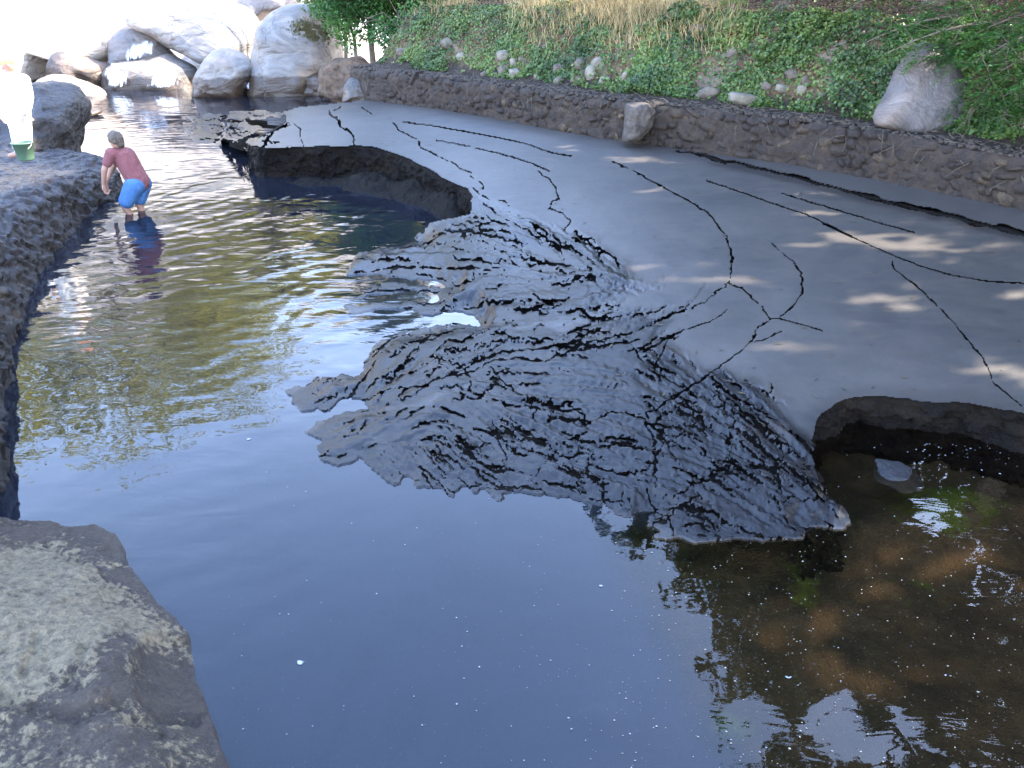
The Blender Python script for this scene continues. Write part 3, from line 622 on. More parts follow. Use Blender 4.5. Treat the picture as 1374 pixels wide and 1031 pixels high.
def stone_mesh(name, seed, rnd=0.5, sub=2):
    rr = np.random.RandomState(seed); n = sub; V0 = []; F0 = []; key = {}
    def vid(p):
        k_ = tuple(np.round(p, 4))
        if k_ not in key: key[k_] = len(V0); V0.append(np.array(p, float))
        return key[k_]
    for ax in range(3):
        for s_ in (-1, 1):
            for i in range(n):
                for j in range(n):
                    q = []
                    for (a_, b_) in ((i, j), (i+1, j), (i+1, j+1), (i, j+1)):
                        p = [0, 0, 0]; p[ax] = s_; p[(ax+1) % 3] = -1+2*a_/n; p[(ax+2) % 3] = -1+2*b_/n; q.append(vid(p))
                    F0.append(q if s_ > 0 else q[::-1])
    Vv = np.array(V0); ln = np.linalg.norm(Vv, axis=1, keepdims=True); sph = Vv/ln
    Vv = Vv*(1-rnd) + sph*rnd*1.15; Vv *= 1 + rr.uniform(-0.14, 0.14, (len(Vv), 1)); Vv += rr.uniform(-0.09, 0.09, Vv.shape)
    return raw(name, Vv*0.5, np.array(F0), True)
SM = [stone_mesh('stone', i, 0.62) for i in range(10)]
for m_ in SM: m_.materials.append(WSTONE)
cnt_st = 0; extra_V = []; extra_F = []; nb = 0
tot = 14.2; rows = [(0.66, 0.15), (0.79, 0.14), (0.92, 0.14), (1.05, 0.13), (1.17, 0.12)]
cand = []
for ri, (z0, hh) in enumerate(rows):
    s = 0.3 + 0.1*ri
    while s < 18.5:
        wd = R.choice([R.uniform(0.08, 0.15), R.uniform(0.14, 0.24), R.uniform(0.2, 0.36)], p=[.3, .5, .2]); sm = s + wd/2; s += wd*0.97
        i = int(np.clip(sm/0.03, 0, len(wp)-1)); cand.append((np.hypot(*(wp[i, :2])), i, z0 + R.normal()*0.03, wd, hh*R.uniform(0.6, 1.3)))
vis = [c for c in cand if wp[c[1], 1] > 8.2]; vis.sort(key=lambda c: c[0]-0*c[3])
for c_i, (dd, i, z0, wd, hh) in enumerate(vis + [c for c in cand if wp[c[1], 1] <= 8.2]):
    p = wp[i].copy(); n_ = wn[i]; yaw = math.atan2(n_[1], n_[0]) + pi/2
    loc = Vector((p[0]+n_[0]*(0.03+R.normal()*0.015), p[1]+n_[1]*(0.03+R.normal()*0.015), z0)); me_ = SM[R.randint(10)]
    sc3 = (wd, R.uniform(0.16, 0.24), hh); rot = (R.normal()*0.08, R.normal()*0.3, yaw + R.normal()*0.15)
    if c_i < 299:
        s_o = bpy.data.objects.new('stone', me_); COL.objects.link(s_o); s_o.location = loc; s_o.rotation_euler = rot; s_o.scale = sc3; inv(s_o, t_wall)
    else:
        from mathutils import Matrix, Euler
        mm = Matrix.LocRotScale(loc, Euler(rot), Vector(sc3)); vv = np.array([list(mm @ v.co) for v in me_.vertices])
        extra_V.append(vv); extra_F.append(np.array([list(q.vertices) for q in me_.polygons])+nb); nb += len(vv)
if extra_V:
    o = inv(link('small_stones', raw('small_stones', np.concatenate(extra_V), np.concatenate(extra_F)), WSTONE), t_wall); o['kind'] = 'stuff'

rf = lambda pf: np.interp(pf[:, 0], [0.0, 0.5, 0.9, 1.4, 2.4, 4], [0.25, 0.35, 0.8, 1.3, 1.0, 0.8])
BP = [(0.0, 1.245), (0.35, 1.25), (0.62, 1.29), (0.80, 1.42), (1.05, 1.80), (1.45, 2.22), (2.0, 2.48), (3.2, 2.60), (6, 2.78), (12, 3.5), (25, 7)]
bpath, _ = resample(np.c_[wp[:, :2], 0*wp[:, 0]], 0.06); bn = frame_normals(bpath)
if bn[len(bn)//2, 0] < 0: bn = -bn
bdense = np.concatenate([resample(np.array(BP[:8], float), 0.05)[0], np.array([(4, 2.66), (5, 2.72), (6.5, 2.82), (8, 3.0), (10, 3.3), (14, 4.0), (25, 7.5), (45, 14)])])
Pb = bpath[None] + bn[None]*bdense[:, None, 0:1]; Pb[..., 2] = bdense[:, None, 1]
x_, y_ = Pb[..., 0], Pb[..., 1]; lat = bdense[:, 0]
topmod = np.interp(bpath[:, 0], [-3.5, -2, 0.3, 1.2, 3.5, 4.4, 5.9, 6.6], [-0.08, 0, 0.02, 0.0, 0.0, 0.03, -0.12, 0.0])
Pb[..., 2] += topmod[None]*sst(lat, 0.9, 1.6)[:, None]
fz = fbm(x_*1.6, y_*1.6, Pb[..., 2]*1.6, 5, 0.6)*0.22*rf(bdense)[:, None]
Pb[..., 2] += fz*0.6; Pb += bn[None]*(-fz*0.5)[..., None]
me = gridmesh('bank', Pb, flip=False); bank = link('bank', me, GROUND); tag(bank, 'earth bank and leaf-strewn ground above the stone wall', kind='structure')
bvh_bank = BVHTree.FromPolygons([tuple(v) for v in Pb.reshape(-1, 3)], [tuple(f) for f in gridfaces(*Pb.shape[:2])])
def hit(x, y, bvh=None):
    a_, b_, c_ = [float(v) for v in ray(x, y)]
    loc, nr, _, _ = (bvh or bvh_bank).ray_cast(Vector((0, 0, CAMH)), Vector((a_, b_, c_)).normalized()); return loc
def blob_sphere(name, seed, rough=0.18, sub=3, freq=1.1, flat=0.0):
    import bmesh
    bm = bmesh.new(); bmesh.ops.create_icosphere(bm, subdivisions=sub, radius=0.5)
    vv = np.array([list(v.co) for v in bm.verts]); F_ = np.array([[v.index for v in f.verts] for f in bm.faces]); bm.free()
    f = 1 + rough*2*fbm(vv[:, 0]*freq*2+seed*3.1, vv[:, 1]*freq*2, vv[:, 2]*freq*2+seed, 3) ; rr = np.random.RandomState(seed)
    vv = vv*f[:, None]
    for _ in range(5):                              # a few chipped facets
        n_ = rr.normal(size=3); n_ /= np.linalg.norm(n_); d_ = vv@n_; lim = 0.36+0.08*rr.rand(); ex = np.maximum(d_-lim, 0); vv -= n_[None]*ex[:, None]*0.85
    return raw(name, vv, F_, True)
BS = [blob_sphere('bank_stone', 40+i, 0.2, 3) for i in range(6)]
BSP = [m_.copy() for m_ in BS]
for m_ in BS: m_.materials.append(STONE)
for m_ in BSP: m_.materials.append(PALST)
def place_stone(x, y, wpx, hpx, pale, label, group='stones set in the ivy bank'):
    h_ = hit(x, y)
    if h_ is None: return
    dpt = h_.y*cP - (h_.z-CAMH)*sP; s = dpt/FPX
    o = bpy.data.objects.new('bank_stone', (BSP if pale else BS)[R.randint(6)]); COL.objects.link(o)
    o.location = h_; o.scale = (wpx*s*1.12, wpx*s*0.95, hpx*s*1.12); o.rotation_euler = (R.normal()*0.15, R.normal()*0.15, R.uniform(0, 6)*0+R.normal()*0.4)
    tag(o, label, 'stone', group)
STN = [(675,74,17,14,1,'grey oval stone at the top of a small pile left of the ivy cascade'),(689,84,12,12,1,'small round stone right of the grey oval one'),(675,95,15,15,0,'darker stone low in the small pile left of the ivy cascade'),(690,100,16,15,1,'rounded stone at bottom right of the small pile'),
 (779,86,20,18,0,'brownish angular stone leaning at left of the pale stone cluster'),(792,100,16,20,1,'pale upright stone in the middle of the cluster'),(802,87,17,17,1,'light squared stone on top of the pale cluster'),(812,109,17,15,1,'pale stone at lower right of the cluster'),
 (748,94,14,16,0,'reddish stone half hidden by ivy left of the cluster'),(774,109,17,13,0,'low brown stone at the foot of the pale cluster'),(750,109,14,12,0,'small dull stone at bank foot'),(838,104,9,17,1,'narrow pale stone standing alone among ivy'),
 (619,76,13,11,1,'small pinkish stone low in the left ivy'),(601,59,20,16,0,'tan boulder high in the left part of the bank'),(944,128,20,14,0,'brown stone at the bank foot near the wall corner'),(514,26,20,12,1,'whitish flat rock near the top left of the bank'),
 (510,42,22,14,1,'pale slab rock below the whitish flat one'),(517,52,13,8,1,'small pale chip under the slab rock'),(951,124,26,16,0,'wide brown stone half buried in mud at the bank foot'),(995,133,42,18,1,'low grey cone-shaped rock on the muddy ledge'),
 (1028,116,14,13,0,'dull stone at left of the short stone row'),(1050,119,22,12,1,'flat pale stone in the middle of the short stone row'),(1076,121,16,14,1,'light stone at right end of the short stone row'),(1062,100,18,11,0,'brown stone above the short stone row'),
 (1103,129,10,9,0,'small brown stone right of the short row'),(983,74,16,20,0,'grey stone high in the middle of the ivy'),(936,40,24,16,0,'grey rock near the top of the bank'),(1081,110,10,16,0,'slim stone above the right end of the row'),
 (700,80,9,9,0,'tiny brown stone right of the small pile'),(650,100,11,9,0,'tiny dull stone left of the small pile'),(720,104,10,8,0,'small stone at the foot of the ivy cascade'),(540,70,16,11,0,'brown stone low at the left end of the bank'),(1145,137,12,9,0,'small stone near the foot of the leaning slab')]
for s_ in STN: place_stone(*s_)

# inflated, closed rock from an outline: its own distance, size and depth
def rock(name, px_, Yd, T, mat, label, cat='rock', group=None, lean=0.0, rough=0.05, freq=1.0, back=None, nseg=96, parent=None, pw=0.62, ridge=0.0):
    if Yd > 24: px_ = [(x, y+9 if y >= 115 else y) for x, y in px_]
    q = aty([p[0] for p in px_], [p[1] for p in px_], Yd)[:, [0, 2]]
    c = q.mean(0); r_, _ = resample(np.vstack([q, q[:1]]), 0.02)
    an = np.unwrap(np.arctan2(r_[:, 1]-c[1], r_[:, 0]-c[0])); rd = np.hypot(r_[:, 0]-c[0], r_[:, 1]-c[1])
    tt = np.linspace(0, 2*pi, nseg, endpoint=False); aw = (an-an[0]) % (2*pi) if an[-1] > an[0] else (an[0]-an) % (2*pi)
    srt = np.argsort(np.mod(an, 2*pi)); rad = np.interp(tt, np.mod(an, 2*pi)[srt], rd[srt], period=2*pi)
    rad = (rad + np.roll(rad, 1) + np.roll(rad, -1))/3
    ph = np.linspace(0.0, pi, 56); W = min(rad.mean()*1.3, 9)
    Pn = np.zeros((len(ph), nseg, 3)); sp = np.sin(ph)**pw
    Pn[..., 0] = c[0] + sp[:, None]*rad*np.cos(tt); Pn[..., 2] = c[1] + sp[:, None]*rad*np.sin(tt)
    dep = np.where(np.cos(ph) > 0, T, back or T)*np.cos(ph)
    Pn[..., 1] = Yd - dep[:, None] + lean*(Pn[..., 2]-c[1])
    x_, y_, z_ = [Pn[..., i]*freq for i in range(3)]
    f = fbm(x_, y_+3, z_, 5, 0.55)*rough*3 + ridge*np.abs(fbm(x_*0.7, y_*0.7, z_*1.6+7, 3))
    nr = np.stack([sp[:, None]*np.cos(tt), -np.cos(ph)[:, None]+0*tt, sp[:, None]*np.sin(tt)], -1)
    Pn += nr*f[..., None]*np.array([0.6, 1.6, 0.6])
    n1, n2 = Pn.shape[:2]; i = np.arange(n1*n2).reshape(n1, n2); j = np.concatenate([i, i[:, :1]], 1)
    F_ = np.stack([j[:-1, :-1], j[:-1, 1:], j[1:, 1:], j[1:, :-1]], -1).reshape(-1, 4)
    Pn[0] = Pn[0].mean(0); Pn[-1] = Pn[-1].mean(0)
    o = link(name, raw(name, Pn.reshape(-1, 3), F_), mat)
    if parent: inv(o, parent)
    else: tag(o, label, cat, group)
    return o
G1 = 'granite boulders around the waterfall'
rock('boulder', [(343,130),(345,95),(346,60),(347,38),(358,22),(380,8),(405,3),(428,9),(446,28),(456,50),(459,75),(455,92),(440,100),(430,125),(400,132)], 25.6, 1.6, GRAN, 'big rounded pale granite boulder with a dark moss patch right of the waterfall', 'boulder', G1, 0.35, 0.05, 0.8, ridge=0.12)
rock('boulder', [(268,122),(266,108),(268,95),(278,80),(290,66),(303,64),(318,72),(336,84),(343,90),(338,112),(330,124)], 24.6, 0.9, GRAN, 'pointed grey boulder with wet brown base in front of the falls', 'boulder', G1, 0.3, 0.05, 1.2, ridge=0.08)
rock('boulder', [(150,24),(178,20),(205,10),(245,4),(290,3),(325,10),(342,28),(347,50),(344,82),(330,95),(305,92),(268,74),(240,62),(215,45),(185,34)], 27.8, 1.6, GRAN, 'huge overhanging pale granite slab above the waterfall', 'boulder', G1, 0.5, 0.05, 0.7, ridge=0.15)
rock('boulder', [(-60,110),(-60,30),(-20,-6),(40,-8),(90,10),(140,18),(175,35),(180,60),(158,78),(135,84),(108,74),(86,70),(80,108),(40,118)], 28.3, 2.0, GRANL, 'sun-bleached rounded rock mass left of the waterfall', 'boulder', G1, 0.7, 0.05, 0.7, ridge=0.15)
rock('boulder', [(-80,70),(-80,5),(-30,-25),(60,-30),(120,-22),(160,0),(210,8),(200,22),(140,30),(60,30),(0,60)], 32.5, 2.5, GRANL, 'bleached upper rock shelf at the top left corner', 'boulder', G1, 0.8, 0.05, 0.6, ridge=0.1)
rock('boulder', [(60,125),(72,85),(84,68),(110,74),(140,86),(150,100),(152,122),(110,128)], 26.4, 0.9, mat_granite('hollow_shade_rock', (0.030, 0.016, 0.008), (0.014, 0.008, 0.005), 0.5, 0.3, False), 'brown rock under the left side of the falls, darkened for a shadowed hollow', 'boulder', G1, -0.3, 0.05, 1.0)  # brown taken very dark for the shadow inside the hollow
rock('boulder', [(142,124),(140,95),(150,85),(172,82),(200,78),(222,72),(245,84),(262,92),(268,124)], 26.3, 0.8, mat_granite('wet_step_rock', (0.09, 0.075, 0.062), (0.04, 0.033, 0.027), 0.35, 0.3, False), 'wet rounded rock step that the lower cascade spills over', 'boulder', G1, 0.4, 0.05, 1.0)
rock('boulder', [(150,90),(148,55),(158,42),(178,38),(210,45),(222,62),(245,84),(225,88),(190,86)], 27.3, 0.6, mat_granite('fall_back_rock', (0.10, 0.095, 0.095), (0.04, 0.04, 0.042), 0.3, 0.2, False), 'grey water-worn rock behind the upper waterfall', 'boulder', G1, 0.3, 0.05, 1.0)
rock('boulder', [(320,30),(318,5),(330,-20),(380,-22),(425,-10),(430,8),(400,12),(360,18),(345,34)], 29.5, 1.2, GRANS, 'shaded grey boulder wedged behind the big one', 'boulder', G1, 0.3, 0.05, 1.0)
rock('boulder', [(398,118),(402,98),(425,95),(450,97),(472,98),(474,112),(460,122),(420,124)], 24.5, 0.5, GRAND, 'low dark wet boulder at the foot of the big pale boulder', 'boulder', G1, 0.2, 0.05, 1.5)
rock('boulder', [(459,138),(460,120),(470,106),(485,104),(500,112),(510,128),(508,142),(480,144)], 19.4, 0.30, GRAND, 'small grey rounded rock at the far end of the stone wall', 'boulder', G1, 0.2, 0.03, 2.0)
rock('boulder', [(425,125),(432,92),(452,79),(480,78),(502,90),(510,118),(508,144),(465,142)], 21.6, 0.6, mat_simple('root_earth', (0.03, 0.02, 0.014), (0.13, 0.085, 0.055), 6, 0.9, 0.06, 14), 'dark earthy lump with roots beside the big boulder', 'earth mound', None, 0.3, 0.06, 2.0)
rock('boulder', [(42,122),(48,108),(66,100),(84,101),(110,111),(146,118),(140,124),(90,126)], 24.3, 0.5, TANR, 'low tan rock tongue at the left foot of the falls', 'rock', None, 0.3, 0.04, 1.5)
rock('boulder', [(70,160),(66,150),(80,143),(110,144),(140,150),(125,158),(95,162)], 20.5, 0.5, GRAND, 'flat dark rock barely above the water beyond the ledge', 'rock', None, 0.8, 0.03, 1.5)
rock('boulder', [(-60,225),(-60,140),(10,120),(40,121),(60,130),(85,150),(95,170),(100,195),(108,215),(70,228),(0,230)], 15.2, 1.0, ROCKY, 'large mud-coated rock hump behind the ledge', 'rock', None, 1.1, 0.10, 1.3, ridge=0.25)
rock('leaning_slab', [(1160,162),(1187,133),(1206,100),(1230,73),(1251,58),(1275,64),(1295,107),(1296,168),(1208,176)], 11.45, 0.30, mat_granite('leaning_slab', (0.085, 0.072, 0.066), (0.042, 0.034, 0.031), None, 0.4, False), 'big leaning wedge of grey granite in the ivy bank', 'boulder', None, 0.5, 0.012, 2.5, pw=0.45)
pr = blob_sphere('rock', 77, 0.22, 4, 1.3); pr.materials.append(mat_simple('wet_pool_rock', (0.005, 0.005, 0.006), (0.018, 0.017, 0.019), 12, 0.5, 0.02, 30))
q_ = at(1202, 634, 0.0); o = bpy.data.objects.new('rock', pr); COL.objects.link(o); o.location = (q_[0], q_[1], -0.028); o.scale = (0.32, 0.36, 0.10); o.rotation_euler = (0.05, 0, 0.5); tag(o, 'wet blue-grey rock just breaking the surface of the right-hand pool', 'rock')
rock('rock', [(836,190),(838,150),(842,140),(868,139),(880,148),(876,170),(856,186)], 13.55, 0.25, mat_simple('corner_stone', (0.025, 0.019, 0.015), (0.085, 0.068, 0.055), 6, 0.8, 0.03, 20), 'jutting squared stone block at the corner of the retaining wall', 'stone block', None, 0.05, 0.03, 3)
# moss patch on the boulder
mp_ = []
for i in range(2200):
    u = R.normal()*11 + 418; v = R.normal()*5.5 + 43 + (u-418)*0.3
    if vnoise(u/5, v/4) < -0.35: continue
    mp_.append((u, v))
bo = [o for o in bpy.data.objects if o.name == 'boulder'][0]
bb_ = BVHTree.FromPolygons([tuple(v.co) for v in bo.data.vertices], [tuple(p.vertices) for p in bo.data.polygons])
C_ = [hit(u, v, bb_) for u, v in mp_]; C_ = np.array([tuple(c) for c in C_ if c is not None])
if len(C_): 
    o = link('moss', leaves_mesh('moss', C_ + np.array([0, -0.02, 0.01]), R.normal(size=C_.shape)+np.array([0, -1, 0.4]), 0.06, 0.8), mat_leaf('dry_moss', [(0.05, 0.045, 0.02), (0.09, 0.075, 0.035), (0.12, 0.11, 0.05)], 0.1)); o.parent = bo

# hillside beyond the falls
xs = np.linspace(-60, 26, 150); ys = np.linspace(26.5, 95, 120); X, Y = np.meshgrid(xs, ys)
Zh = -0.6 + 0.52*np.maximum(Y-28+0.25*(X+8)*0, 0) + 1.3*fbm(X*0.12, Y*0.12, 0, 5) + 0.4*np.abs(fbm(X*0.5, Y*0.5, 3, 4)) + 0.12*np.maximum(-X-12, 0)
Zh -= 2.2*np.exp(-((X+6)/3)**2)*sst(Y, 60, 30)*0.3
Zh = Zh*sst(Y, 26.3, 29.5) - 0.6*(1-sst(Y, 26.3, 29.5))
o = link('hillside', gridmesh('hillside', np.stack([X, Y, Zh], -1), flip=True), GRANL); tag(o, 'bare sunlit rocky hillside beyond the falls', kind='structure')
# left shore
xs = np.linspace(-70, -8.5, 90); ys = np.linspace(-12, 30, 80); X, Y = np.meshgrid(xs, ys)
Zl = 0.45 + 0.16*np.maximum(-X-11, 0) + 0.5*fbm(X*0.3, Y*0.3, 5, 4); Zl = np.where(X > np.interp(Y, [-12, 10, 15, 20, 26, 30], [-9.4, -9.6, -11.5, -14, -17, -17]), -0.4, Zl)
o = link('left_shore', gridmesh('left_shore', np.stack([X, Y, Zl], -1), flip=True), GRANL); tag(o, 'pale rocky ground of the left shore', kind='structure')

# falling water
def fall(name, pts_top, pts_bot, label, n=5):
    m = FALLM; nu, nv = 40, 26; a_, _ = resample(np.array(pts_top, float), 1); b_, _ = resample(np.array(pts_bot, float), 1)
    ia = np.linspace(0, 1, nu); A_ = np.stack([np.interp(ia, np.linspace(0, 1, len(a_)), a_[:, k]) for k in range(3)], -1); B_ = np.stack([np.interp(ia, np.linspace(0, 1, len(b_)), b_[:, k]) for k in range(3)], -1)
    t = np.linspace(0, 1, nv)[:, None, None]; P = A_[None]*(1-t) + B_[None]*t
    P[..., 1] -= 0.30*np.sin(np.minimum(t[..., 0]*2.2, 1.6)) * 0.7
    P[..., 1] += 0.05*fbm(P[..., 0]*9, P[..., 2]*2.0, 1.0, 3)
    P2 = P.copy(); P2[..., 1] += 0.06
    F1 = gridfaces(nv, nu); V_ = np.concatenate([P.reshape(-1, 3), P2.reshape(-1, 3)]); eu = np.sin(np.linspace(0, pi, nu))[None]*np.sin(np.linspace(0.12, 2.9, nv))[:, None]; eu = np.tile(np.clip(eu*1.4, 0, 1).ravel(), 2)
    o = link(name, raw(name, V_, np.concatenate([F1, F1[:, ::-1]+nv*nu]), True, {'edge': eu}), m); tag(o, label, 'waterfall', 'cascades of the falls'); return o
def mat_fall():
    m = M('falling_water'); st = m.noise(1.0, 5, 0.65, m.mapv((16, 3, 0.9))); 
    m.set((0.48, 0.50, 0.54), 0.25, m.bump(st, 0.06)); tr = m.n.new('ShaderNodeBsdfTransparent'); mx = m.n.new('ShaderNodeMixShader')
    ed = m.attr('edge'); m.l.new(m.math('MULTIPLY', m.ramp(m.math('ADD', st, m.math('MULTIPLY', m.math('SUBTRACT', ed, 0.8), 0.25)), [(0.43, 0.0), (0.58, 0.85)]), m.ramp(ed, [(0.0, 0), (0.3, 1)])), mx.inputs[0]); m.l.new(tr.outputs[0], mx.inputs[1]); m.l.new(m.b.outputs[0], mx.inputs[2]); m.l.new(mx.outputs[0], m.out.inputs[0]); return m.m
FALLM = mat_fall()
def pl(l, Y): return [tuple(aty(x, y, Y)) for x, y in l]
fall('waterfall', pl([(172,58),(185,50),(198,47),(212,52)], 26.55), pl([(168,84),(182,86),(200,80),(214,70)], 26.35), 'upper fan of white water falling over a dark rock lip')
fall('waterfall', pl([(143,84),(160,86),(176,86)], 25.9), pl([(142,116),(158,117),(178,116)], 25.2), 'lower left cascade of thin white strands')
fall('waterfall', pl([(204,92),(214,90),(226,91),(240,94)], 25.6), pl([(196,116),(212,117),(228,117),(246,116)], 25.1), 'low curving cascade beside the pointed boulder')
fall('waterfall', pl([(336,93),(342,90),(347,92)], 24.8), pl([(330,119),(336,120),(341,119)], 24.3), 'thin trickle between the pointed boulder and the big boulder')

# ------------------------------------------------------------------ left ledge
LG = np.array([(-10.5,15.4),(-8.6,15.0),(-7.3,14.3),(-6.75,13.5),(-6.45,12.7),(-6.42,12.0),(-6.28,11.2),(-6.2,10.7),(-5.9,9.6),(-5.5,8.2),(-5.0,7.1),(-4.55,6.24),(-4.05,5.3),(-3.62,4.6),(-3.5,3.6),(-3.7,2),(-4.4,0),(-5,-3)])
lp, _ = resample(np.c_[LG, 0*LG[:, 0]], 0.025)
for i in (0, 1): lp[15:-15, i] = np.convolve(lp[:, i], np.ones(31)/31, 'valid')
ln = frame_normals(lp)
ln = -ln if ln[len(ln)//2, 0] > 0 else ln
pf = np.concatenate([resample(np.array([(-0.02,-0.35),(0.0,0.0),(0.08,0.25),(0.20,0.45),(0.42,0.54),(0.9,0.58),(1.6,0.60)]), 0.022)[0], np.array([(2.2, 0.62), (3.0, 0.66), (4.5, 0.72), (7, 0.8)])])
hs = np.interp(lp[:, 1], [-3, 4, 6, 9, 11.5, 12.4, 13.4, 16], [2.2, 1.9, 1.5, 1.15, 1.0, 0.75, 0.65, 0.7])
Pl = lp[None] + ln[None]*(pf[:, None, 0:1]*1.0); Pl[..., 2] = pf[:, None, 1]*np.where(pf[:, None, 1] > 0, hs[None], 1)
x_, y_, z_ = [Pl[..., i] for i in range(3)]
f = 0.13*fbm(x_*1.7, y_*1.7, z_*2.2, 6, 0.6) + 0.07*np.abs(fbm(x_*5, y_*5, z_*5+4, 4, 0.6)) + 0.02*np.sign(fbm(x_*9, y_*9, z_*9, 2))
sl_ = np.gradient(pf, axis=0); sl_ /= np.linalg.norm(sl_, axis=1, keepdims=True)+1e-9
am = np.interp(pf[:, 0], [0, 0.3, 0.7, 7], [1, 1, 0.55, 0.5])[:, None]
Pl = Pl + ln[None]*(-sl_[:, None, 1:2]*(f*am)[..., None]); Pl[..., 2] += sl_[:, None, 0]*f*am
o = link('rock_ledge', gridmesh('rock_ledge', Pl, flip=True), ROCKY); tag(o, 'long dark mud-crusted rock ledge along the left shore', 'rock ledge')

# ------------------------------------------------------------------ foreground rock
u_ = np.concatenate([np.arange(-420, -30, 12), np.arange(-30, 352, 1.6)]); v_ = np.concatenate([np.arange(672, 1046, 1.5), np.arange(1050, 1500, 10)]); U, V = np.meshgrid(u_, v_)
FO = [(-500,690),(0,686),(60,688),(130,697),(158,708),(172,724),(178,745),(205,780),(240,818),(258,836),(264,862),(270,900),(288,945),(300,985),(322,1031),(370,1130),(460,1300),(480,1700),(-500,1700)]
D = sdist(U + 3*fbm(U/18, V/18, 3), V + 3*fbm(U/18, V/18, 9), FO)
base = 0.04 + 0.31*sst(D, -20, 150) ; P = at(U, V, base); X, Y = P[..., 0], P[..., 1]
Zf = base + 0.035*fbm(X*2.2, Y*2.2, 1, 4) + 0.010*fbm(X*9, Y*9, 2, 4, 0.6)
dg = (X*0.80 + Y*0.35)                              # flow grooves running down towards the viewer
Zf += 0.012*np.abs(fbm(dg*9, (Y-X*0.4)*1.6, 4, 4)) * sst(V, 760, 860)
Zf += 0.016*fbm(X*22, Y*22, 7, 4, 0.7) + 0.012*np.abs(fbm(X*12, Y*12, 3, 3))
def groove(pts, w_, dep, lip):
    global Zf
    d, _ = seg_dist(U + 3*fbm(U/12, V/12, 2), V + 3*fbm(U/12, V/12, 5), pts); Zf = Zf - dep*np.exp(-(d/w_)**2) + lip*np.exp(-((d-w_*2.2)/w_)**2)
hol = sst(sdist(U + 4*fbm(U/14, V/14, 2), V + 4*fbm(U/14, V/14, 5), [(184,945),(177,905),(182,875),(200,853),(222,843),(262,856),(300,940),(260,975),(215,970)]), -3, 6); Zf -= 0.045*hol
Zf += 0.03*fbm(X*4.5, Y*4.5, 11, 3)
groove([(0,935),(40,950),(100,965),(150,950),(200,975),(215,985)], 9, 0.035, 0.01)
groove([(50,850),(42,880),(30,900)], 5, 0.02, 0.008); groove([(118,865),(108,890),(90,920)], 5, 0.02, 0.008)
groove([(60,730),(85,748),(130,765),(160,790)], 4, 0.016, 0.004)
Zf = Zf*(sst(D, -2, 12)) + (1-sst(D, -2, 12))*(-0.3)
P[..., 2] = Zf
sand = sst(sdist(U, V, [(-400,722),(0,725),(85,732),(112,752),(150,790),(190,812),(248,846),(250,862),(225,866),(190,858),(165,848),(150,872),(120,900),(70,935),(20,960),(-400,980)]), -34, 36)
sand = np.maximum(sand, 0.5*sst(sdist(U, V, [(40,960),(80,950),(110,985),(130,1031),(60,1080),(20,1010)]), -10, 10))
sand = np.maximum(sand, 0.36*(1-hol)*sst(D, 10, 60))
kf = np.maximum.reduce([D[:-1, :-1], D[1:, 1:], D[1:, :-1], D[:-1, 1:]]) > -8
o = link('foreground_rock', gridmesh('foreground_rock', P, keep=kf, attrs={'sand': sand}), FORE); tag(o, 'near brown rock with pale sand drying on top at the lower left', 'rock')

# ------------------------------------------------------------------ vegetation on the bank
def scatter_bank(n, f, lat0, lat1, seed, path_lo=0.0, path_hi=1.0):
    rr = np.random.RandomState(seed); nv, nu = Pb.shape[:2]
    li = np.interp(rr.uniform(lat0, lat1, n), bdense[:, 0], np.arange(nv)); pj = rr.uniform(path_lo, path_hi, n)*(nu-1)
    i0 = np.clip(li.astype(int), 0, nv-2); j0 = np.clip(pj.astype(int), 0, nu-2); a_ = (li-i0)[:, None]; b_ = (pj-j0)[:, None]
    p00, p10, p01, p11 = Pb[i0, j0], Pb[i0+1, j0], Pb[i0, j0+1], Pb[i0+1, j0+1]
    p = p00*(1-a_)*(1-b_) + p10*a_*(1-b_) + p01*(1-a_)*b_ + p11*a_*b_
    nrm = np.cross(p10-p00, p01-p00); nrm /= np.linalg.norm(nrm, axis=1, keepdims=True)+1e-9; nrm[nrm[:, 2] < 0] *= -1
    lt = np.interp(li, np.arange(nv), bdense[:, 0]); keep = f(p, lt, rr); return p[keep], nrm[keep], lt[keep]
def ivy_f(p, lt, rr):
    c = fbm(p[:, 0]*1.1, p[:, 1]*1.1, p[:, 2]*1.5, 4, 0.6)
    dens = sst(c, -0.17, 0.05)*np.interp(p[:, 0], [-3.5, -1.5, 0.5, 1.5, 2.2, 7], [0.75, 0.8, 0.8, 0.9, 1, 1])
    dens *= sst(lt + 0.25*fbm(p[:, 0]*2, p[:, 1]*2, 1, 2), 0.50, 0.72)
    dens = np.maximum(dens, 0.22*sst(lt, 0.75, 0.9))
    return rr.rand(len(p)) < dens
HF = 0.62
p, n_, lt = scatter_bank(150000, ivy_f, 0.6, 2.5, 5, 0.0, HF)
off = R.rand(len(p))**1.5*(0.05 + 0.16*sst(fbm(p[:, 0]*2, p[:, 1]*2, p[:, 2]*2, 3), -0.1, 0.4))
tn = np.clip(0.42 + 0.5*fbm(p[:, 0]*1.3+5, p[:, 1]*1.3, p[:, 2]*1.3, 3) + R.normal(size=len(p))*0.2, 0, 1)
o = link('ivy', leaves_mesh('ivy', p + n_*off[:, None], n_ + R.normal(size=p.shape)*0.45, R.uniform(0.035, 0.075, len(p)), 0.85, 0.2, tn), LEAF_I); tag(o, 'ivy and creepers trailing over the earth bank', kind='stuff')
p, n_, lt = scatter_bank(60000, lambda p, lt, rr: rr.rand(len(p)) < 0.75, 1.0, 9, 6, 0.0, HF)
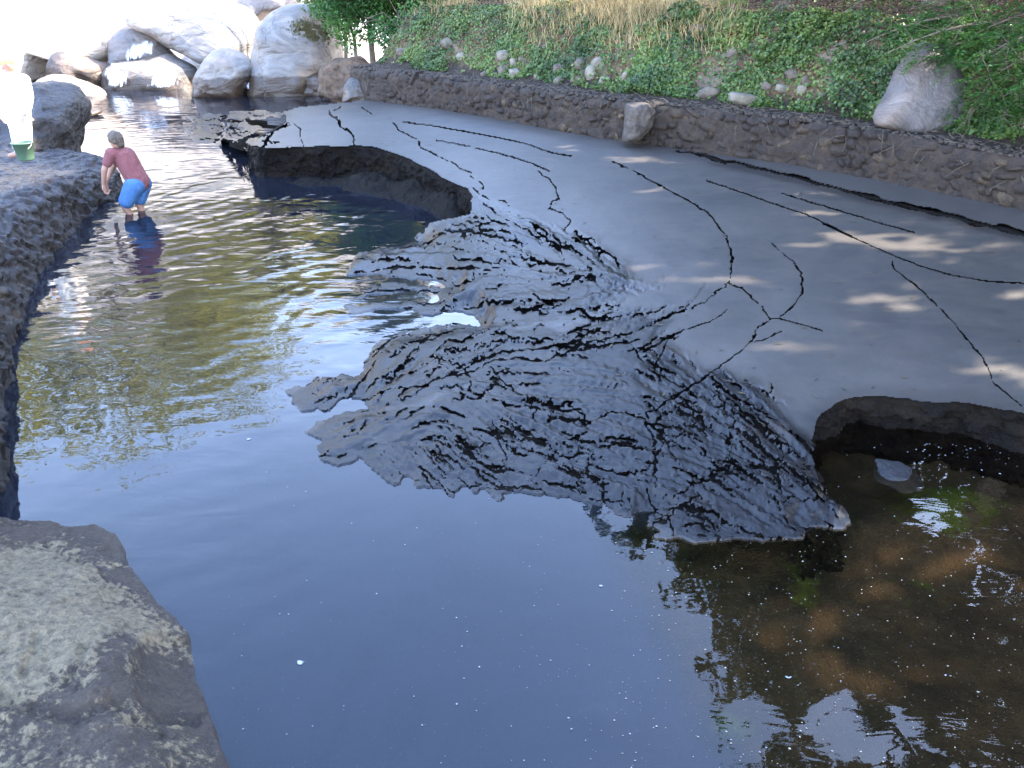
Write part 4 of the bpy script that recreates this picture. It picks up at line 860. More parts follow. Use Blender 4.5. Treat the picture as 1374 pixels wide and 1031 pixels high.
o = link('leaf_litter', leaves_mesh('leaf_litter', p + n_*0.015, n_ + R.normal(size=p.shape)*0.4, R.uniform(0.04, 0.09, len(p)), 0.6, 0.3), LITTER); tag(o, 'dry fallen leaves strewn over the ground above the bank', kind='stuff')
def grass_f(p, lt, rr):
    a_ = sst(p[:, 0], -0.3, 0.6)*sst(p[:, 0], 4.4, 3.2)*sst(lt, 1.0, 1.4)*sst(lt, 5.5, 3.0)
    b_ = 0.25*sst(p[:, 0], -0.5, -1.5)*sst(lt, 1.2, 1.7)*sst(lt, 4, 2.5)
    return rr.rand(len(p)) < (a_ + b_)*(0.4 + 0.6*sst(fbm(p[:, 0]*1.5, p[:, 1]*1.5, 0, 3), -0.2, 0.2))
p, n_, lt = scatter_bank(60000, grass_f, 1.0, 5.5, 8, 0.0, HF)
n = len(p); hgt = R.uniform(0.10, 0.34, n)[:, None]; dr = R.normal(size=(n, 3))*0.35; dr[:, 2] = 1; wd_ = R.normal(size=(n, 3)); wd_[:, 2] = 0; wd_ /= np.linalg.norm(wd_, axis=1, keepdims=True); wd_ *= 0.006
Vg = np.stack([p-wd_, p+wd_, p+dr*hgt*0.6+wd_*0.7, p+dr*hgt*0.6-wd_*0.7], 1); Vt = np.stack([p+dr*hgt*0.6-wd_*0.7, p+dr*hgt*0.6+wd_*0.7, p+dr*hgt+dr*[1.3, 1.3, -0.3]*hgt*0.3+wd_*0.1, p+dr*hgt+dr*[1.3, 1.3, -0.3]*hgt*0.3-wd_*0.1], 1)
Vg = np.concatenate([Vg, Vt]).reshape(-1, 3)
o = link('dry_grass', raw('dry_grass', Vg, np.arange(len(Vg)).reshape(-1, 4), False, {'tint': np.repeat(np.tile(R.rand(n), 2), 4)}), DRYG); tag(o, 'straw-coloured dry grass along the top of the bank', kind='stuff')
# roots, twigs and clods on the ledge and down the wall
V0, F0 = [], []
for i in range(900):
    j = R.randint(0, int(len(wp)*HF)); lat_ = R.uniform(-0.06, 0.7); b0 = wp[j] + wn[j]*lat_; z0 = 1.28 if lat_ > 0.05 else R.uniform(1.0, 1.28)
    l_ = R.uniform(0.06, 0.35); d_ = R.normal(size=3)*np.array([1, 1, 0.35]); d_ /= np.linalg.norm(d_)
    if lat_ <= 0.05: d_[2] = -abs(d_[2])-0.5; b0 = b0 - wn[j]*0.06
    mid = np.array([b0[0], b0[1], z0]) + d_*l_*0.5 + R.normal(size=3)*0.02; tube(V0, F0, [(b0[0], b0[1], z0), mid, np.array([b0[0], b0[1], z0]) + d_*l_ + [0, 0, -0.02]], [0.006, 0.005, 0.002], 4)
o = link('twigs', tubemesh('twigs', V0, F0), mat_simple('muddy_twig', (0.03, 0.021, 0.016), (0.10, 0.078, 0.056), 20, 0.9)); tag(o, 'muddy roots and twigs littering the ledge above the wall', kind='stuff')
# clods on the ledge
cv, cf, nb = [], [], 0
for i in range(1500):
    j = R.randint(0, int(len(wp)*HF)); lat_ = abs(R.normal())*0.3; q = wp[j] + wn[j]*lat_; s_ = R.uniform(0.015, 0.06)
    me_ = SM[R.randint(10)]; vv = np.array([list(v.co) for v in me_.vertices])*s_*np.array([1.3, 1.3, 0.9]) + [q[0], q[1], 1.255+s_*0.2]
    cv.append(vv); cf.append(np.array([list(f_.vertices) for f_ in me_.polygons])+nb); nb += len(vv)
o = link('mud_clods', raw('mud_clods', np.concatenate(cv), np.concatenate(cf)), mat_simple('clod', (0.015, 0.011, 0.009), (0.05, 0.037, 0.027), 20, 0.85)); tag(o, 'small clods of brown mud on top of the wall', kind='stuff')

# shrubs and trees
def compound(C, axis, n=9, L=0.22, size=0.075):
    """leaflets in two rows along a drooping stem"""
    pts, nr, sz = [], [], []
    side = np.cross(axis, [0, 0, 1]); side /= np.linalg.norm(side)+1e-9
    for k in range(n):
        t = (k+1)/n
        for s_ in (-1, 1):
            pts.append(C + axis*L*t + side*s_*size*0.55*(1.1-0.5*t) + np.array([0, 0, -0.05*t*t])); nr.append(np.array([0, 0, 1]) + R.normal(size=3)*0.25); sz.append(size*(1.1-0.5*t))
    return pts, nr, sz
def sprays(name, starts, mat, label, cat, n_leaf=9, group=None, L=0.24, size=0.08):
    V0, F0, pts, nr, sz = [], [], [], [], []
    base = np.mean([s_[0] for s_ in starts], 0); t = empty(name, tuple(base)); tag(t, label, cat, group)
    for (a_, b_, nn, spread) in starts:
        a_ = np.array(a_); b_ = np.array(b_); L_ = np.linalg.norm(b_-a_); mid = (a_+b_)/2 + [0, 0, 0.12*L_]
        tt = np.linspace(0, 1, 9)[:, None]; cv = a_*(1-tt)**2 + 2*mid*tt*(1-tt) + b_*tt**2; tube(V0, F0, cv, np.linspace(0.02, 0.005, 9), 6)
        for i in range(nn):
            q = R.rand(); k = cv[int(q*8)] + R.normal(size=3)*spread; ax = (b_-a_)/L_*0.6 + R.normal(size=3)*0.7; ax[2] -= 0.3; ax /= np.linalg.norm(ax)
            x1, x2, x3 = compound(k, ax, n_leaf, L*R.uniform(0.7, 1.2), size*R.uniform(0.8, 1.2)); pts += x1; nr += x2; sz += x3
            if i % 3 == 0: tube(V0, F0, [cv[int(q*8)], k, k+ax*L*0.9], [0.006, 0.004, 0.002], 4)
    inv(link('branch', tubemesh('branch', V0, F0), BARK), t)
    tn = np.clip(0.45 + 0.45*np.array([vnoise(p[0]*3, p[1]*3, p[2]*3) for p in pts]) + R.normal(size=len(pts))*0.15, 0, 1)
    inv(link('foliage', leaves_mesh('foliage', np.array(pts), np.array(nr), np.array(sz), 0.5, 0.2, tn), mat), t); return t
def A3(x, y, Y): return tuple(aty(x, y, Y))
sprays('leafy_branch', [(A3(1400,40,10.3), A3(1290,95,10.6), 60, 0.13), (A3(1400,70,10.2), A3(1320,110,10.3), 45, 0.12), (A3(1420,10,10.6), A3(1310,45,10.9), 60, 0.15), (A3(1430,100,10.0), A3(1345,130,10.0), 40, 0.12)], LEAF_S, 'bright leafy branches hanging in from the right edge', 'branch', 8)
sprays('leafy_branch', [(A3(1330,30,11.2), A3(1190,72,11.3), 60, 0.12), (A3(1320,50,11.2), A3(1225,88,11.2), 45, 0.11), (A3(1300,20,11.6), A3(1160,58,11.8), 30, 0.10)], LEAF_S, 'drooping green fronds over the top of the leaning slab', 'branch', 9)
sprays('leafy_branch', [(A3(1330,110,10.9), A3(1290,170,10.7), 70, 0.16), (A3(1380,110,10.4), A3(1340,165,10.2), 70, 0.16), (A3(1400,140,10.0), A3(1370,175,9.9), 30, 0.12)], LEAF_S, 'dense green bush right of the leaning slab', 'bush', 7, None, 0.16, 0.06)
sprays('leafy_branch', [(A3(1240,-30,12.6), A3(1130,18,12.8), 24, 0.12), (A3(1110,-40,13.0), A3(1030,22,13.2), 40, 0.14), (A3(1000,-20,14.0), A3(940,14,14.2), 34, 0.16), (A3(1300,-20,12.0), A3(1220,14,12.4), 30, 0.12)], LEAF_S, 'loose twigs of light green leaves along the top edge', 'branch', 6)

SUNX = SD.x/SD.z; SUNY = SD.y/SD.z
GAPS = [(1165,335,.62,.20),(1250,345,.45,.16),(1110,322,.30,.12),(1185,404,.33,.14),(950,376,.34,.07),(880,267,.36,.12),(1000,378,.16,.05),(1090,456,.26,.06),(1350,398,.24,.14),(1345,478,.20,.08),(560,157,.5,.10),(520,166,.3,.08),(870,302,.22,.06),(1060,300,.3,.08),(860,358,.18,.05),(640,175,.3,.06),(1230,300,.2,.07),(870,212,.3,.08),
(1110,848,.30,.10),(1280,755,.35,.12),(1190,760,.2,.08),(1230,860,.22,.08),(1160,900,.2,.06),(1250,625,.28,.10),(1290,655,.2,.08)]
GW = []
for x, y, a_, b_ in GAPS:
    hole_ = y > 560; zt = -0.30 if hole_ else 0.42; q = at(x, y, zt); k_ = 0.4-zt
    GW.append((float(q[0]+SUNX*k_), float(q[1]+SUNY*k_), a_*(1.2 if hole_ else 1), b_*1.7+0.04 if hole_ else b_))
for x, y, a_, b_ in [(600,8,.5,.3),(730,12,.6,.4),(800,20,.6,.35),(870,12,.4,.3),(1090,28,.45,.22),(1160,34,.45,.2),(1215,42,.3,.15),(1020,16,.3,.2),(950,18,.3,.2),(1365,45,.25,.1)]:
    h_ = hit(x, y)
    if h_ is not None: GW.append((h_.x+SUNX*(0.4-h_.z), h_.y+SUNY*(0.4-h_.z), a_, b_))
for x, y, Y_ in [(1100,8,13.0),(1180,5,12.6),(1240,12,12.4),(1010,5,14.0),(1350,70,10.4),(1310,95,10.6),(1230,75,11.3)]:
    h_ = aty(x, y, Y_); GW.append((h_[0]+SUNX*(0.4-h_[2]), h_[1]+SUNY*(0.4-h_[2]), 0.35, 0.25))
SKYW = []
for x, y, rr_ in [(1250,692,.030),(1322,742,.028),(1345,790,.030),(1290,730,.018),(1130,985,.05),(1180,1010,.05),(1300,985,.03),(1010,975,.05),(920,850,.05),(880,760,.04),(830,690,.03)]:
    w0 = at(x, y, 0.0); d0 = w0-np.array([0, 0, CAMH]); d0[2] = -d0[2]; SKYW.append((w0, d0/np.linalg.norm(d0), rr_))
def open_to_sun(P_):  # leaves to remove, shaping the crowns for sun patches and sunlit ground
    qx = P_[:, 0] - SUNX*(P_[:, 2]-0.4); qy = P_[:, 1] - SUNY*(P_[:, 2]-0.4)
    wob = 0.5*fbm(qx*0.9, qy*0.9, 1, 3)
    k = (qx + wob < np.interp(qy, [9.5, 12.5, 14, 17, 20, 24], [-6.9, -6.9, -10.5, -10.5, -9.5, -8.6])) & (qy > 9.5)
    for gx, gy, a_, b_ in GW:
        k |= ((qx-gx)/(a_*1.35))**2 + ((qy-gy)/(b_*1.15+0.04))**2 < 0.8 + 2.0*fbm(qx*3, qy*9, 2, 3)
    for w0, d0, rr_ in SKYW:                        # crown leaves cut away so the water mirrors open sky
        v_ = P_-w0; t_ = v_@d0; k |= np.linalg.norm(v_-t_[:, None]*d0, axis=1) < t_*rr_*(1+0.8*fbm(P_[:, 0], P_[:, 1], P_[:, 2], 2))
    return k
def tree(x, y, zg, zc, r, rz, n, mat, label, cat='tree', group=None, size=0.22, carvef=True, tr=0.22, lean=(0, 0), lumpy=0.55):
    t = empty('tree', (x+lean[0], y+lean[1], zg)); tag(t, label, cat, group)
    V0, F0 = [], []; b0 = np.array([x+lean[0], y+lean[1], zg-0.3]); c0 = np.array([x, y, zc])
    tt = np.linspace(0, 1, 7)[:, None]; trunk = b0*(1-tt) + (c0 - [0, 0, rz*0.3])*tt + np.cumsum(R.normal(size=(7, 3))*[0.08, 0.08, 0], 0)*tt
    tube(V0, F0, trunk, np.linspace(tr*1.25, tr*0.45, 7), 9)
    nl = 9; tips = []
    for i in range(nl):
        an_ = 2*pi*i/nl + R.uniform(-.3, .3); st = trunk[3 + i % 4]; en = c0 + [math.cos(an_)*r*0.7, math.sin(an_)*r*0.7, R.uniform(-0.35, 0.6)*rz]; mid = (st+en)/2 + [0, 0, 0.3]
        tube(V0, F0, [st, (st+mid)/2+R.normal(size=3)*0.05, mid, (mid+en)/2, en], [tr*0.4, tr*0.3, tr*0.22, tr*0.14, 0.02], 6); tips.append(en); tips.append(mid)
    inv(link('trunk', tubemesh('trunk', V0, F0), BARK), t)
    d = R.normal(size=(n, 3)); d /= np.linalg.norm(d, axis=1, keepdims=True); rad = R.rand(n)**0.38
    sh = 1 + lumpy*fbm(d[:, 0]*1.7+x, d[:, 1]*1.7+y, d[:, 2]*1.7, 3)
    C = c0 + d*rad[:, None]*sh[:, None]*[r, r, rz]
    hole = fbm(C[:, 0]*0.8, C[:, 1]*0.8, C[:, 2]*0.8, 3); C = C[hole > (-0.35 if carvef else -0.12)]
    if carvef: C = C[~open_to_sun(C)]
    tn = np.clip(0.45 + 0.6*vnoise(C[:, 0]*0.7, C[:, 1]*0.7, C[:, 2]*0.7) + R.normal(size=len(C))*0.18, 0, 1)
    inv(link('crown', leaves_mesh('crown', C, R.normal(size=C.shape)+[0, 0, 0.6], R.uniform(0.75, 1.3, len(C))*size, 0.6, 0.2, tn), mat), t); return t
GT = 'shade trees standing on the right bank'
RT = [(6.4,15.0,8.0,3.9,2.8),(7.4,10.6,8.6,4.0,3.2),(7.9,5.6,9,3.5,3.0),(8.6,19.0,7.6,3.4,2.6),(12,12.6,9,4.4,3.4),(12.5,6.2,9,4.4,3.4),(10.2,13.4,12,3.4,2.6),(16.5,15.5,9,4.8,3.6),(17.5,8.5,9,4.8,3.6),(14,19.5,8,4.3,3.3),(13,0,9,4.6,3.4),(8,0.6,8.2,3.8,3.0),(9.5,3.0,12,3.6,2.6),(4.7,18.3,10.5,2.7,2.4),(4.0,22,10.5,3.4,2.8),(16.0,3,9,4.5,3.4),(3.0,28.5,10,4.2,3.0),(6.5,24.5,9.5,4.2,3.2),(-0.3,28.5,7.2,3.2,2.2),(7.5,29.5,13.5,4.4,3.2)]  # unseen trees, some of them added to shade the falls and left rocks
for i, (x, y, zc, r, rz) in enumerate(RT):
    tree(x, y, 2.6, zc, r, rz, 20000, LEAF_D, 'dark green unseen shade tree by the right bank, crown cut to shape the sunlight', 'tree', GT, 0.21, True, 0.2, (1.2, 0.3))
GH = 'sunlit trees on the far hillside'
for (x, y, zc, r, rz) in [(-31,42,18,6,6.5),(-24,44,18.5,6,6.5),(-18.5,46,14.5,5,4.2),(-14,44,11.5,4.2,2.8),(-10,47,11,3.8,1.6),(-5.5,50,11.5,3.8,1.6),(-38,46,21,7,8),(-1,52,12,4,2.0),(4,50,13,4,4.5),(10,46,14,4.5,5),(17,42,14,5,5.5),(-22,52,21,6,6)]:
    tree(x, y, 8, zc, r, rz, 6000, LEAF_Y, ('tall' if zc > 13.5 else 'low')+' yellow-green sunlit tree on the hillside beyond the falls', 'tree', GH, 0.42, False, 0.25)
# bushes and slim tree between the big boulder and the bank
tree(-4.1, 22.0, 1.0, 3.0, 1.0, 1.4, 14000, LEAF_S, 'leafy bush hanging beside the big pale boulder', 'bush', None, 0.10, False, 0.05)
tree(-2.8, 23.6, 1.6, 3.4, 1.8, 2.2, 22000, LEAF_D, 'dark bush at the left end of the bank', 'bush', None, 0.11, False, 0.05)
tree(-3.9, 23.4, 1.2, 6.2, 1.3, 1.6, 7000, LEAF_D, 'slim grey-trunked tree rising past the top edge beside the boulder', 'tree', None, 0.12, False, 0.07)
tree(-4.9, 24.6, 1.0, 3.6, 1.3, 1.9, 12000, LEAF_D, 'tall dark foliage mass behind the big pale boulder', 'bush', None, 0.12, False, 0.05)
tree(-3.1, 21.6, 1.2, 2.3, 1.0, 0.9, 9000, LEAF_S, 'bright low bush at the left end of the bank', 'bush', None, 0.09, False, 0.05)
tree(-2.0, 22.6, 1.4, 2.5, 1.3, 1.0, 12000, LEAF_D, 'rounded bush behind the first stones of the bank', 'bush', None, 0.10, False, 0.05)
tree(-0.6, 23.5, 2.2, 3.3, 1.8, 1.1, 14000, LEAF_D, 'low dark shrub behind the left part of the bank', 'bush', None, 0.10, False, 0.05)

# ------------------------------------------------------------------ floating bits
def discs(name, pts, rads, mat, label, z=0.004, stuff=True):
    V_, F_, nb = [], [], 0
    for (x, y), r in zip(pts, rads):
        k = 6; an_ = np.arange(k)*2*pi/k + R.rand(); rr = r*R.uniform(0.6, 1.2, k); st = R.uniform(0.4, 1)
        top = np.stack([x+rr*np.cos(an_), y+rr*np.sin(an_)*st, np.full(k, z)], -1); V_.append(np.vstack([top, [[x, y, z+r*0.25]]]))
        F_ += [[nb+i, nb+(i+1) % k, nb+k] for i in range(k)]; nb += k+1
    o = link(name, raw(name, np.concatenate(V_), np.array(F_)), mat); return tag(o, label, kind='stuff') if stuff else o
FOAM = mat_simple('foam', (0.10, 0.10, 0.10), (0.30, 0.30, 0.30), 60, 0.5, 0.002, 200); BIT = mat_simple('floating_bit', (0.12, 0.09, 0.06), (0.35, 0.30, 0.22), 40, 0.8)
pts, rads = [], []
for i in range(900):
    u, v = R.uniform(300, 1374), R.uniform(600, 1031)**1.0
    if fbm(u/90, v/70, 2, 3) < R.uniform(-0.5, 0.25): continue
    q = at(u, v); pts.append((q[0], q[1])); rads.append(0.0014 + 0.005*R.rand()**6)
for i in range(75):
    u, v = 1290 + R.normal()*70, 596 + abs(R.normal())*22; q = at(u, v); pts.append((q[0], q[1])); rads.append(0.0025 + 0.006*R.rand()**3)
discs('foam_specks', pts, rads, FOAM, 'white specks of foam drifting on the dark water')
pts, rads = [], []
for i in range(900):
    u, v = R.uniform(820, 1374), R.uniform(700, 1031); q = at(u, v); pts.append((q[0], q[1])); rads.append(0.0014 + 0.005*R.rand()**4)
discs('floating_debris', pts, rads, BIT, 'tiny bits of plant debris on the brown shallow water')
pts, rads, zz = [], [], []
db, nb_, fb = [], 0, []
for i in range(420):
    u, v = R.uniform(480, 1374), 150 + 400*R.rand()**1.6
    iu, iv = int(np.clip((u-225)/1.5, 0, 770)), int(np.clip((v-124)/1.4, 0, len(mvs)-1))
    if mD[iv, iu] < 6 or mS[iv, iu] < 0.2: continue
    q = mP[iv, iu]; k = R.randint(3, 6); rr = R.uniform(0.005, 0.02); an_ = R.rand()*6.28; d_ = np.array([math.cos(an_), math.sin(an_), 0]); n_ = np.array([-d_[1], d_[0], 0])
    L_ = rr*R.uniform(1, 3.5); vv = [q-d_*L_, q+n_*rr*0.5, q+d_*L_, q-n_*rr*0.5]; vv = [p_+np.array([0, 0, 0.006+0.004*R.rand()]) for p_ in vv]; db += vv; fb.append([nb_, nb_+1, nb_+2, nb_+3]); nb_ += 4
o = link('leaf_bits', raw('leaf_bits', np.array(db), np.array(fb), False), mat_simple('leaf_bit', (0.012, 0.009, 0.007), (0.09, 0.065, 0.035), 9, 0.8)); tag(o, 'scattered bits of leaf and twig lying on the mud flat', kind='stuff')
for (u, v, r, lab) in [(403,890,.016,'round white foam fleck alone on the blue water near the foreground rock'),(334,590,.014,'pale foam fleck on bright water left of the mud lobe'),(1058,910,.014,'white foam fleck on the dark water at lower right'),(806,787,.010,'small foam fleck at the shadow edge below the mud lobe')]:
    q = at(u, v); o = discs('foam_fleck', [(0, 0), (r*0.8, r*0.3), (-r*0.7, r*0.5)], [r, r*0.5, r*0.5], FOAM, None, 0.0, False); o.location = (q[0], q[1], 0.004); tag(o, lab, 'foam', 'flecks of foam on the river')
def foam_line(name, pxs, wid, label, n=160):
    q, _ = resample(np.array(pxs, float), 1.0); pts, rads = [], []
    for i in range(n):
        u, v = q[R.randint(len(q))] + R.normal(size=2)*wid*[1.6, 0.6]; w_ = at(u, v); pts.append((w_[0], w_[1])); rads.append(R.uniform(0.012, 0.05))
    discs(name, pts, rads, FOAM, label, 0.006)
foam_line('foam', [(142,117),(178,118),(246,117)], 2.0, 'white foam where the falls meet the pool', 240)
foam_line('foam', [(326,121),(345,121)], 1.5, 'foam under the thin trickle', 50)

# ------------------------------------------------------------------ people
def fig(name, parts, mat, vox=0.012, parent=None, smooth=4):
    """tapered limbs merged into one continuous skin; parts: (p, r, q, s[, flat])"""
    V0, F0, nb = [], [], 0
    for (p, r, q, s) in parts:
        p = np.array(p, float); q = np.array(q, float); L = np.linalg.norm(q-p); ax = (q-p)/(L+1e-9)
        x = np.cross(ax, [0.1, 0.9, 0.3]); x /= np.linalg.norm(x); y = np.cross(ax, x); k = 16; rings = []
        for t in np.linspace(-pi/2, 0, 6): rings.append((p + ax*r*math.sin(t), max(r*math.cos(t), 1e-4)))
        for t in np.linspace(0, pi/2, 6): rings.append((q + ax*s*math.sin(t), max(s*math.cos(t), 1e-4)))
        an_ = np.arange(k)*2*pi/k
        for c, rr in rings: V0.append(c + rr*(np.cos(an_)[:, None]*x + np.sin(an_)[:, None]*y))
        for i in range(len(rings)-1):
            j = np.arange(k); j2 = (j+1) % k; F0.append(np.stack([nb+i*k+j, nb+i*k+j2, nb+(i+1)*k+j2, nb+(i+1)*k+j], -1))
        nb += k*len(rings)
    me = raw(name, np.concatenate(V0), np.concatenate(F0)); o = bpy.data.objects.new('tmp', me); COL.objects.link(o)
    m1 = o.modifiers.new('r', 'REMESH'); m1.mode = 'VOXEL'; m1.voxel_size = vox; m2 = o.modifiers.new('s', 'SMOOTH'); m2.iterations = smooth; m2.factor = 0.5
    bpy.context.view_layer.update(); dg = bpy.context.evaluated_depsgraph_get(); me2 = bpy.data.meshes.new_from_object(o.evaluated_get(dg)); bpy.data.objects.remove(o)
    for pl_ in me2.polygons: pl_.use_smooth = True
    me2.name = name; o = link(name, me2, mat)
    if parent: inv(o, parent)
    return o
def chain(pts, rads): return [(pts[i], rads[i], pts[i+1], rads[i+1]) for i in range(len(pts)-1)]
def cloth(name, c1, c2, rough=0.85):
    m = M(name); f = m.noise(9, 5, 0.6, None, 0.8); return m.set(m.mix(f, c1, c2), rough, m.bump(m.noise(7, 5, 0.6, m.mapv((1, 1, 0.6), (0.4, 0.7, 0)), 1.2), 0.05), Specular_IOR_Level=0.2)
SKIN = mat_simple('skin', (0.18, 0.098, 0.068), (0.25, 0.14, 0.10), 9, 0.55, 0.003, 60); HAIR = mat_simple('grey_brown_hair', (0.022, 0.016, 0.011), (0.085, 0.065, 0.048), 30, 0.6, 0.02, 60)
def J(x, y, dy=0.0): return np.array(aty(x, y, MAN[1]+dy))
def hand(w_, d, side, s=1.0):
    """palm, four unequal bent fingers and a side thumb"""
    d = d/np.linalg.norm(d); side = side - d*np.dot(side, d); side /= np.linalg.norm(side); nrm = np.cross(d, side); L = []
    L.append((w_, 0.026*s, w_+d*0.075*s, 0.030*s)); L.append((w_+side*0.018*s+d*0.02*s, 0.018*s, w_+side*0.022*s+d*0.08*s, 0.015*s)); L.append((w_-side*0.018*s+d*0.02*s, 0.018*s, w_-side*0.022*s+d*0.078*s, 0.015*s))
    for i, (o_, l) in enumerate([(-0.030, 0.060), (-0.010, 0.078), (0.011, 0.074), (0.031, 0.064)]):
        k = w_ + side*o_*s*1.1 + d*0.085*s; a_ = k + (d*0.8+nrm*0.25)*l*0.5*s; b_ = a_ + (d*0.5+nrm*0.7)*l*0.5*s; L += [(k, 0.0095*s, a_, 0.0088*s), (a_, 0.0088*s, b_, 0.007*s)]
    k = w_ - side*0.028*s + d*0.025*s; a_ = k + (d*0.5-side*0.75+nrm*0.3)*0.042*s; L += [(k, 0.013*s, a_, 0.011*s), (a_, 0.011*s, a_ + (d*0.8-side*0.1+nrm*0.4)*0.034*s, 0.009*s)]
    return L
pelv = J(185,243,.05); chest = J(166,211,.05); neck = J(157,200,.04); headc = J(155,189,.02); shL = J(149,206,-.12); shR = J(164,203,.24)
elL = J(140,228,-.17); wrL = J(139,248,-.12); elR = J(150,226,.30); wrR = J(142,246,.25); hipL = J(180,249,-.06); hipR = J(191,246,.14); knL = J(167,276,-.12); knR = J(186,272,.10); anL = J(184,303,-.02); anR = J(196,298,.14)
man = empty('person', (MAN[0], MAN[1], -0.4)); tag(man, 'grey-haired man in maroon T-shirt and blue shorts bending over in the water beside the ledge', 'person')
body = chain([pelv, (pelv+chest)/2, chest, neck], [0.13, 0.12, 0.12, 0.055]) + [(neck, 0.055, headc, 0.06)] + chain([chest, shL, elL, wrL], [0.09, 0.052, 0.042, 0.029]) + chain([chest, shR, elR, wrR], [0.09, 0.052, 0.042, 0.029])
body += chain([pelv, hipL, knL, anL], [0.11, 0.095, 0.058, 0.042]) + chain([pelv, hipR, knR, anR], [0.11, 0.095, 0.058, 0.042]) + [(anL, 0.042, anL+[-.14, .02, -.05], 0.03), (anR, 0.042, anR+[-.14, .02, -.05], 0.03)]
fd = np.array([-0.80, 0.25, -0.45]); fd /= np.linalg.norm(fd)                # the way the face points
hu = np.array([-0.30, 0.1, 0.9]); hu -= fd*np.dot(hu, fd); hu /= np.linalg.norm(hu); hr = np.cross(fd, hu)
def face(c): return [(c+hu*0.035, 0.088, c-hu*0.035+fd*0.02, 0.072), (c-hu*0.06+fd*0.045, 0.045, c-hu*0.085+fd*0.055, 0.034), (c+fd*0.088+hu*0.01, 0.011, c+fd*0.112-hu*0.022, 0.015), (c-hu*0.055+fd*0.085-hr*0.018, 0.008, c-hu*0.055+fd*0.085+hr*0.018, 0.008), (c+hr*0.082-hu*0.01, 0.012, c+hr*0.088-hu*0.035-fd*0.012, 0.010), (c-hr*0.082-hu*0.01, 0.012, c-hr*0.088-hu*0.035-fd*0.012, 0.010), (c+fd*0.075+hu*0.028+hr*0.035, 0.017, c+fd*0.075+hu*0.028-hr*0.035, 0.017)]
body += face(headc) + hand(wrL, np.array([0.05, 0.0, -1.0]), np.array([0.2, 1.0, 0]), 1.05) + hand(wrR, np.array([-0.1, 0.1, -1.0]), np.array([0.2, 1.0, 0]))
fig('body', body, SKIN, 0.009, man, 3)
fig('hair', [(headc+hu*0.055-fd*0.02, 0.088, headc+hu*0.03-fd*0.045, 0.092), (headc-fd*0.06, 0.078, headc-hu*0.075-fd*0.05, 0.055), (headc+hr*0.055+hu*0.03, 0.048, headc+hr*0.06-hu*0.02-fd*0.03, 0.040), (headc-hr*0.055+hu*0.03, 0.048, headc-hr*0.06-hu*0.02-fd*0.03, 0.040), (headc+hu*0.085+fd*0.04, 0.045, headc+hu*0.09, 0.05)], HAIR, 0.009, man, 2)
fig('shirt', [(pelv+[0, 0, 0.0], 0.168, (pelv+chest)/2, 0.150), ((pelv+chest)/2, 0.150, chest, 0.150), (chest, 0.145, (chest*0.6+neck*0.4), 0.105), (hipL*0.55+pelv*0.45+[0, 0, 0.04], 0.13, chest+[0, -.07, 0], 0.12), (hipR*0.5+pelv*0.5+[0, 0, 0.04], 0.13, chest+[0, .12, 0], 0.12), (chest, 0.11, shL, 0.082), (shL, 0.082, shL*0.42+elL*0.58, 0.070), (chest, 0.11, shR, 0.082), (shR, 0.082, shR*0.42+elR*0.58, 0.070)], cloth('maroon_cotton', (0.095, 0.034, 0.037), (0.14, 0.054, 0.057)), 0.010, man, 3)
fig('shorts', [(pelv-[0, 0, 0.02], 0.150, hipL, 0.140), (hipL, 0.140, hipL*0.22+knL*0.78, 0.112), (pelv, 0.145, hipR, 0.135), (hipR, 0.135, hipR*0.22+knR*0.78, 0.105), (hipL, 0.12, hipR, 0.12)], cloth('blue_cotton', (0.025, 0.068, 0.16), (0.05, 0.12, 0.24)), 0.010, man, 3)
# white-clad standing figure with bucket
WY = 12.0
def K(x, y, dy=0.0): return np.array(aty(x, y, WY+dy))
wm = empty('person', tuple(K(24, 205))); tag(wm, 'person dressed all in white standing on the ledge behind a green bucket', 'person')
pv, ch, nk, hd = K(22,143), K(16,112), K(13,98), K(12,86); sL, sR = K(2,112,-.12), K(32,108,.14); eL, eR = K(-4,134,-.15), K(38,130,.1); wL_, wR_ = K(2,154,-.2), K(37,150,0); hL, hR = K(17,148,-.05), K(28,147,.08); kL, kR = K(22,174,-.05), K(34,174,.1); aL, aR = K(28,206,0), K(36,202,.14)
fd = np.array([-0.85, -0.2, -0.35]); fd /= np.linalg.norm(fd); hu = np.array([-0.2, 0, 0.95]); hu -= fd*np.dot(hu, fd); hu /= np.linalg.norm(hu); hr = np.cross(fd, hu)
body = chain([pv, (pv+ch)/2, ch, nk], [0.13, 0.12, 0.13, 0.055]) + [(nk, 0.055, hd, 0.06)] + chain([ch, sL, eL, wL_], [0.09, 0.055, 0.044, 0.03]) + chain([ch, sR, eR, wR_], [0.09, 0.055, 0.044, 0.03]) + chain([pv, hL, kL, aL], [0.11, 0.09, 0.06, 0.045]) + chain([pv, hR, kR, aR], [0.11, 0.09, 0.06, 0.045]) + [(aL, 0.045, aL+[-.16, -.02, -.03], 0.035), (aR, 0.045, aR+[-.16, -.02, -.03], 0.035)] + face(hd) + hand(wL_, np.array([0.2, 0, -1.0]), np.array([0.2, 1, 0])) + hand(wR_, np.array([0.1, 0, -1.0]), np.array([0.2, 1, 0]))
fig('body', body, SKIN, 0.009, wm, 3)
WC = cloth('white_cotton', (0.74, 0.73, 0.70), (0.82, 0.81, 0.79))
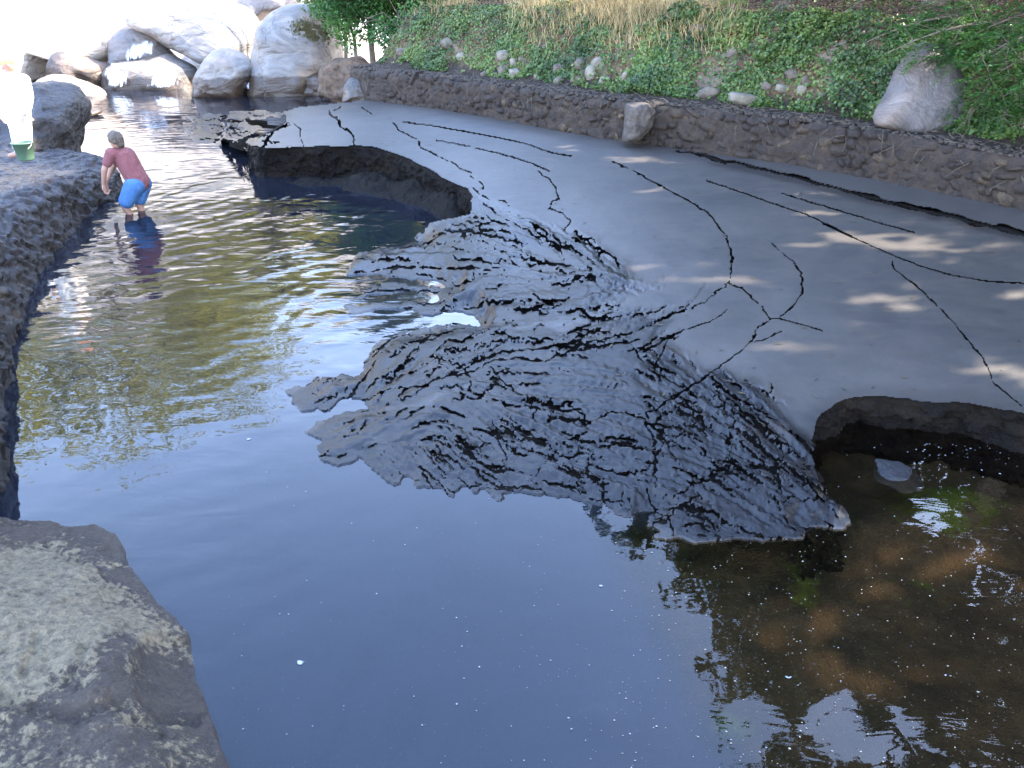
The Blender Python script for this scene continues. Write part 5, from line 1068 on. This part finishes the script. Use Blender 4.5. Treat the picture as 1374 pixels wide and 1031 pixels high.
fig('shirt', [(pv, 0.165, (pv+ch)/2, 0.155), ((pv+ch)/2, 0.155, ch, 0.165), (ch, 0.15, ch*0.6+nk*0.4, 0.11), (ch, 0.12, sL, 0.088), (sL, 0.088, eL, 0.072), (eL, 0.07, eL*0.3+wL_*0.7, 0.056), (ch, 0.12, sR, 0.088), (sR, 0.088, eR, 0.072), (eR, 0.07, eR*0.3+wR_*0.7, 0.056)], WC, 0.010, wm)
fig('trousers', [(pv-[0, 0, 0.02], 0.148, hL, 0.13), (hL, 0.13, kL, 0.092), (kL, 0.092, aL+[0, 0, 0.05], 0.080), (pv, 0.14, hR, 0.13), (hR, 0.13, kR, 0.092), (kR, 0.092, aR+[0, 0, 0.05], 0.080)], WC, 0.010, wm)
fig('cap', [(hd+hu*0.05, 0.095, hd+hu*0.06-fd*0.03, 0.092), (hd+hu*0.05+fd*0.07-hr*0.03, 0.018, hd+hu*0.04+fd*0.15, 0.016), (hd+hu*0.05+fd*0.07+hr*0.03, 0.018, hd+hu*0.04+fd*0.15, 0.016)], mat_simple('rust_cap', (0.45, 0.18, 0.08), (0.6, 0.28, 0.12), 20, 0.8), 0.009, wm)
# bucket
bk = K(35.5, 213, -0.42); bt = empty('bucket', (bk[0], bk[1], bk[2]-0.02)); tag(bt, 'translucent green plastic bucket standing on the ledge at the white figure’s feet', 'bucket')
k = 28; an_ = np.arange(k)*2*pi/k; prof = [(0.0, 0.0), (0.10, 0.0), (0.108, 0.02), (0.135, 0.235), (0.148, 0.238), (0.148, 0.255), (0.136, 0.255), (0.128, 0.235), (0.10, 0.02), (0.0, 0.015)]
Vb = np.concatenate([np.stack([r*np.cos(an_), r*np.sin(an_), np.full(k, z)], -1) for r, z in prof]); Fb = np.concatenate([np.stack([i*k+np.arange(k), i*k+(np.arange(k)+1) % k, (i+1)*k+(np.arange(k)+1) % k, (i+1)*k+np.arange(k)], -1) for i in range(len(prof)-1)])
GP = mat_simple('green_plastic', (0.035, 0.065, 0.042), (0.055, 0.095, 0.062), 5, 0.4, 0.001); o = link('shell', raw('shell', Vb, Fb), GP, bt)
V0, F0 = [], []; th = np.linspace(0, pi, 14); tube(V0, F0, [(0.143*math.cos(t), -0.10*math.sin(t), 0.24-0.10*math.sin(t)) for t in th], 0.004, 6); link('handle', tubemesh('handle', V0, F0), mat_simple('wire', (0.3, 0.3, 0.3), (0.5, 0.5, 0.5)), bt)
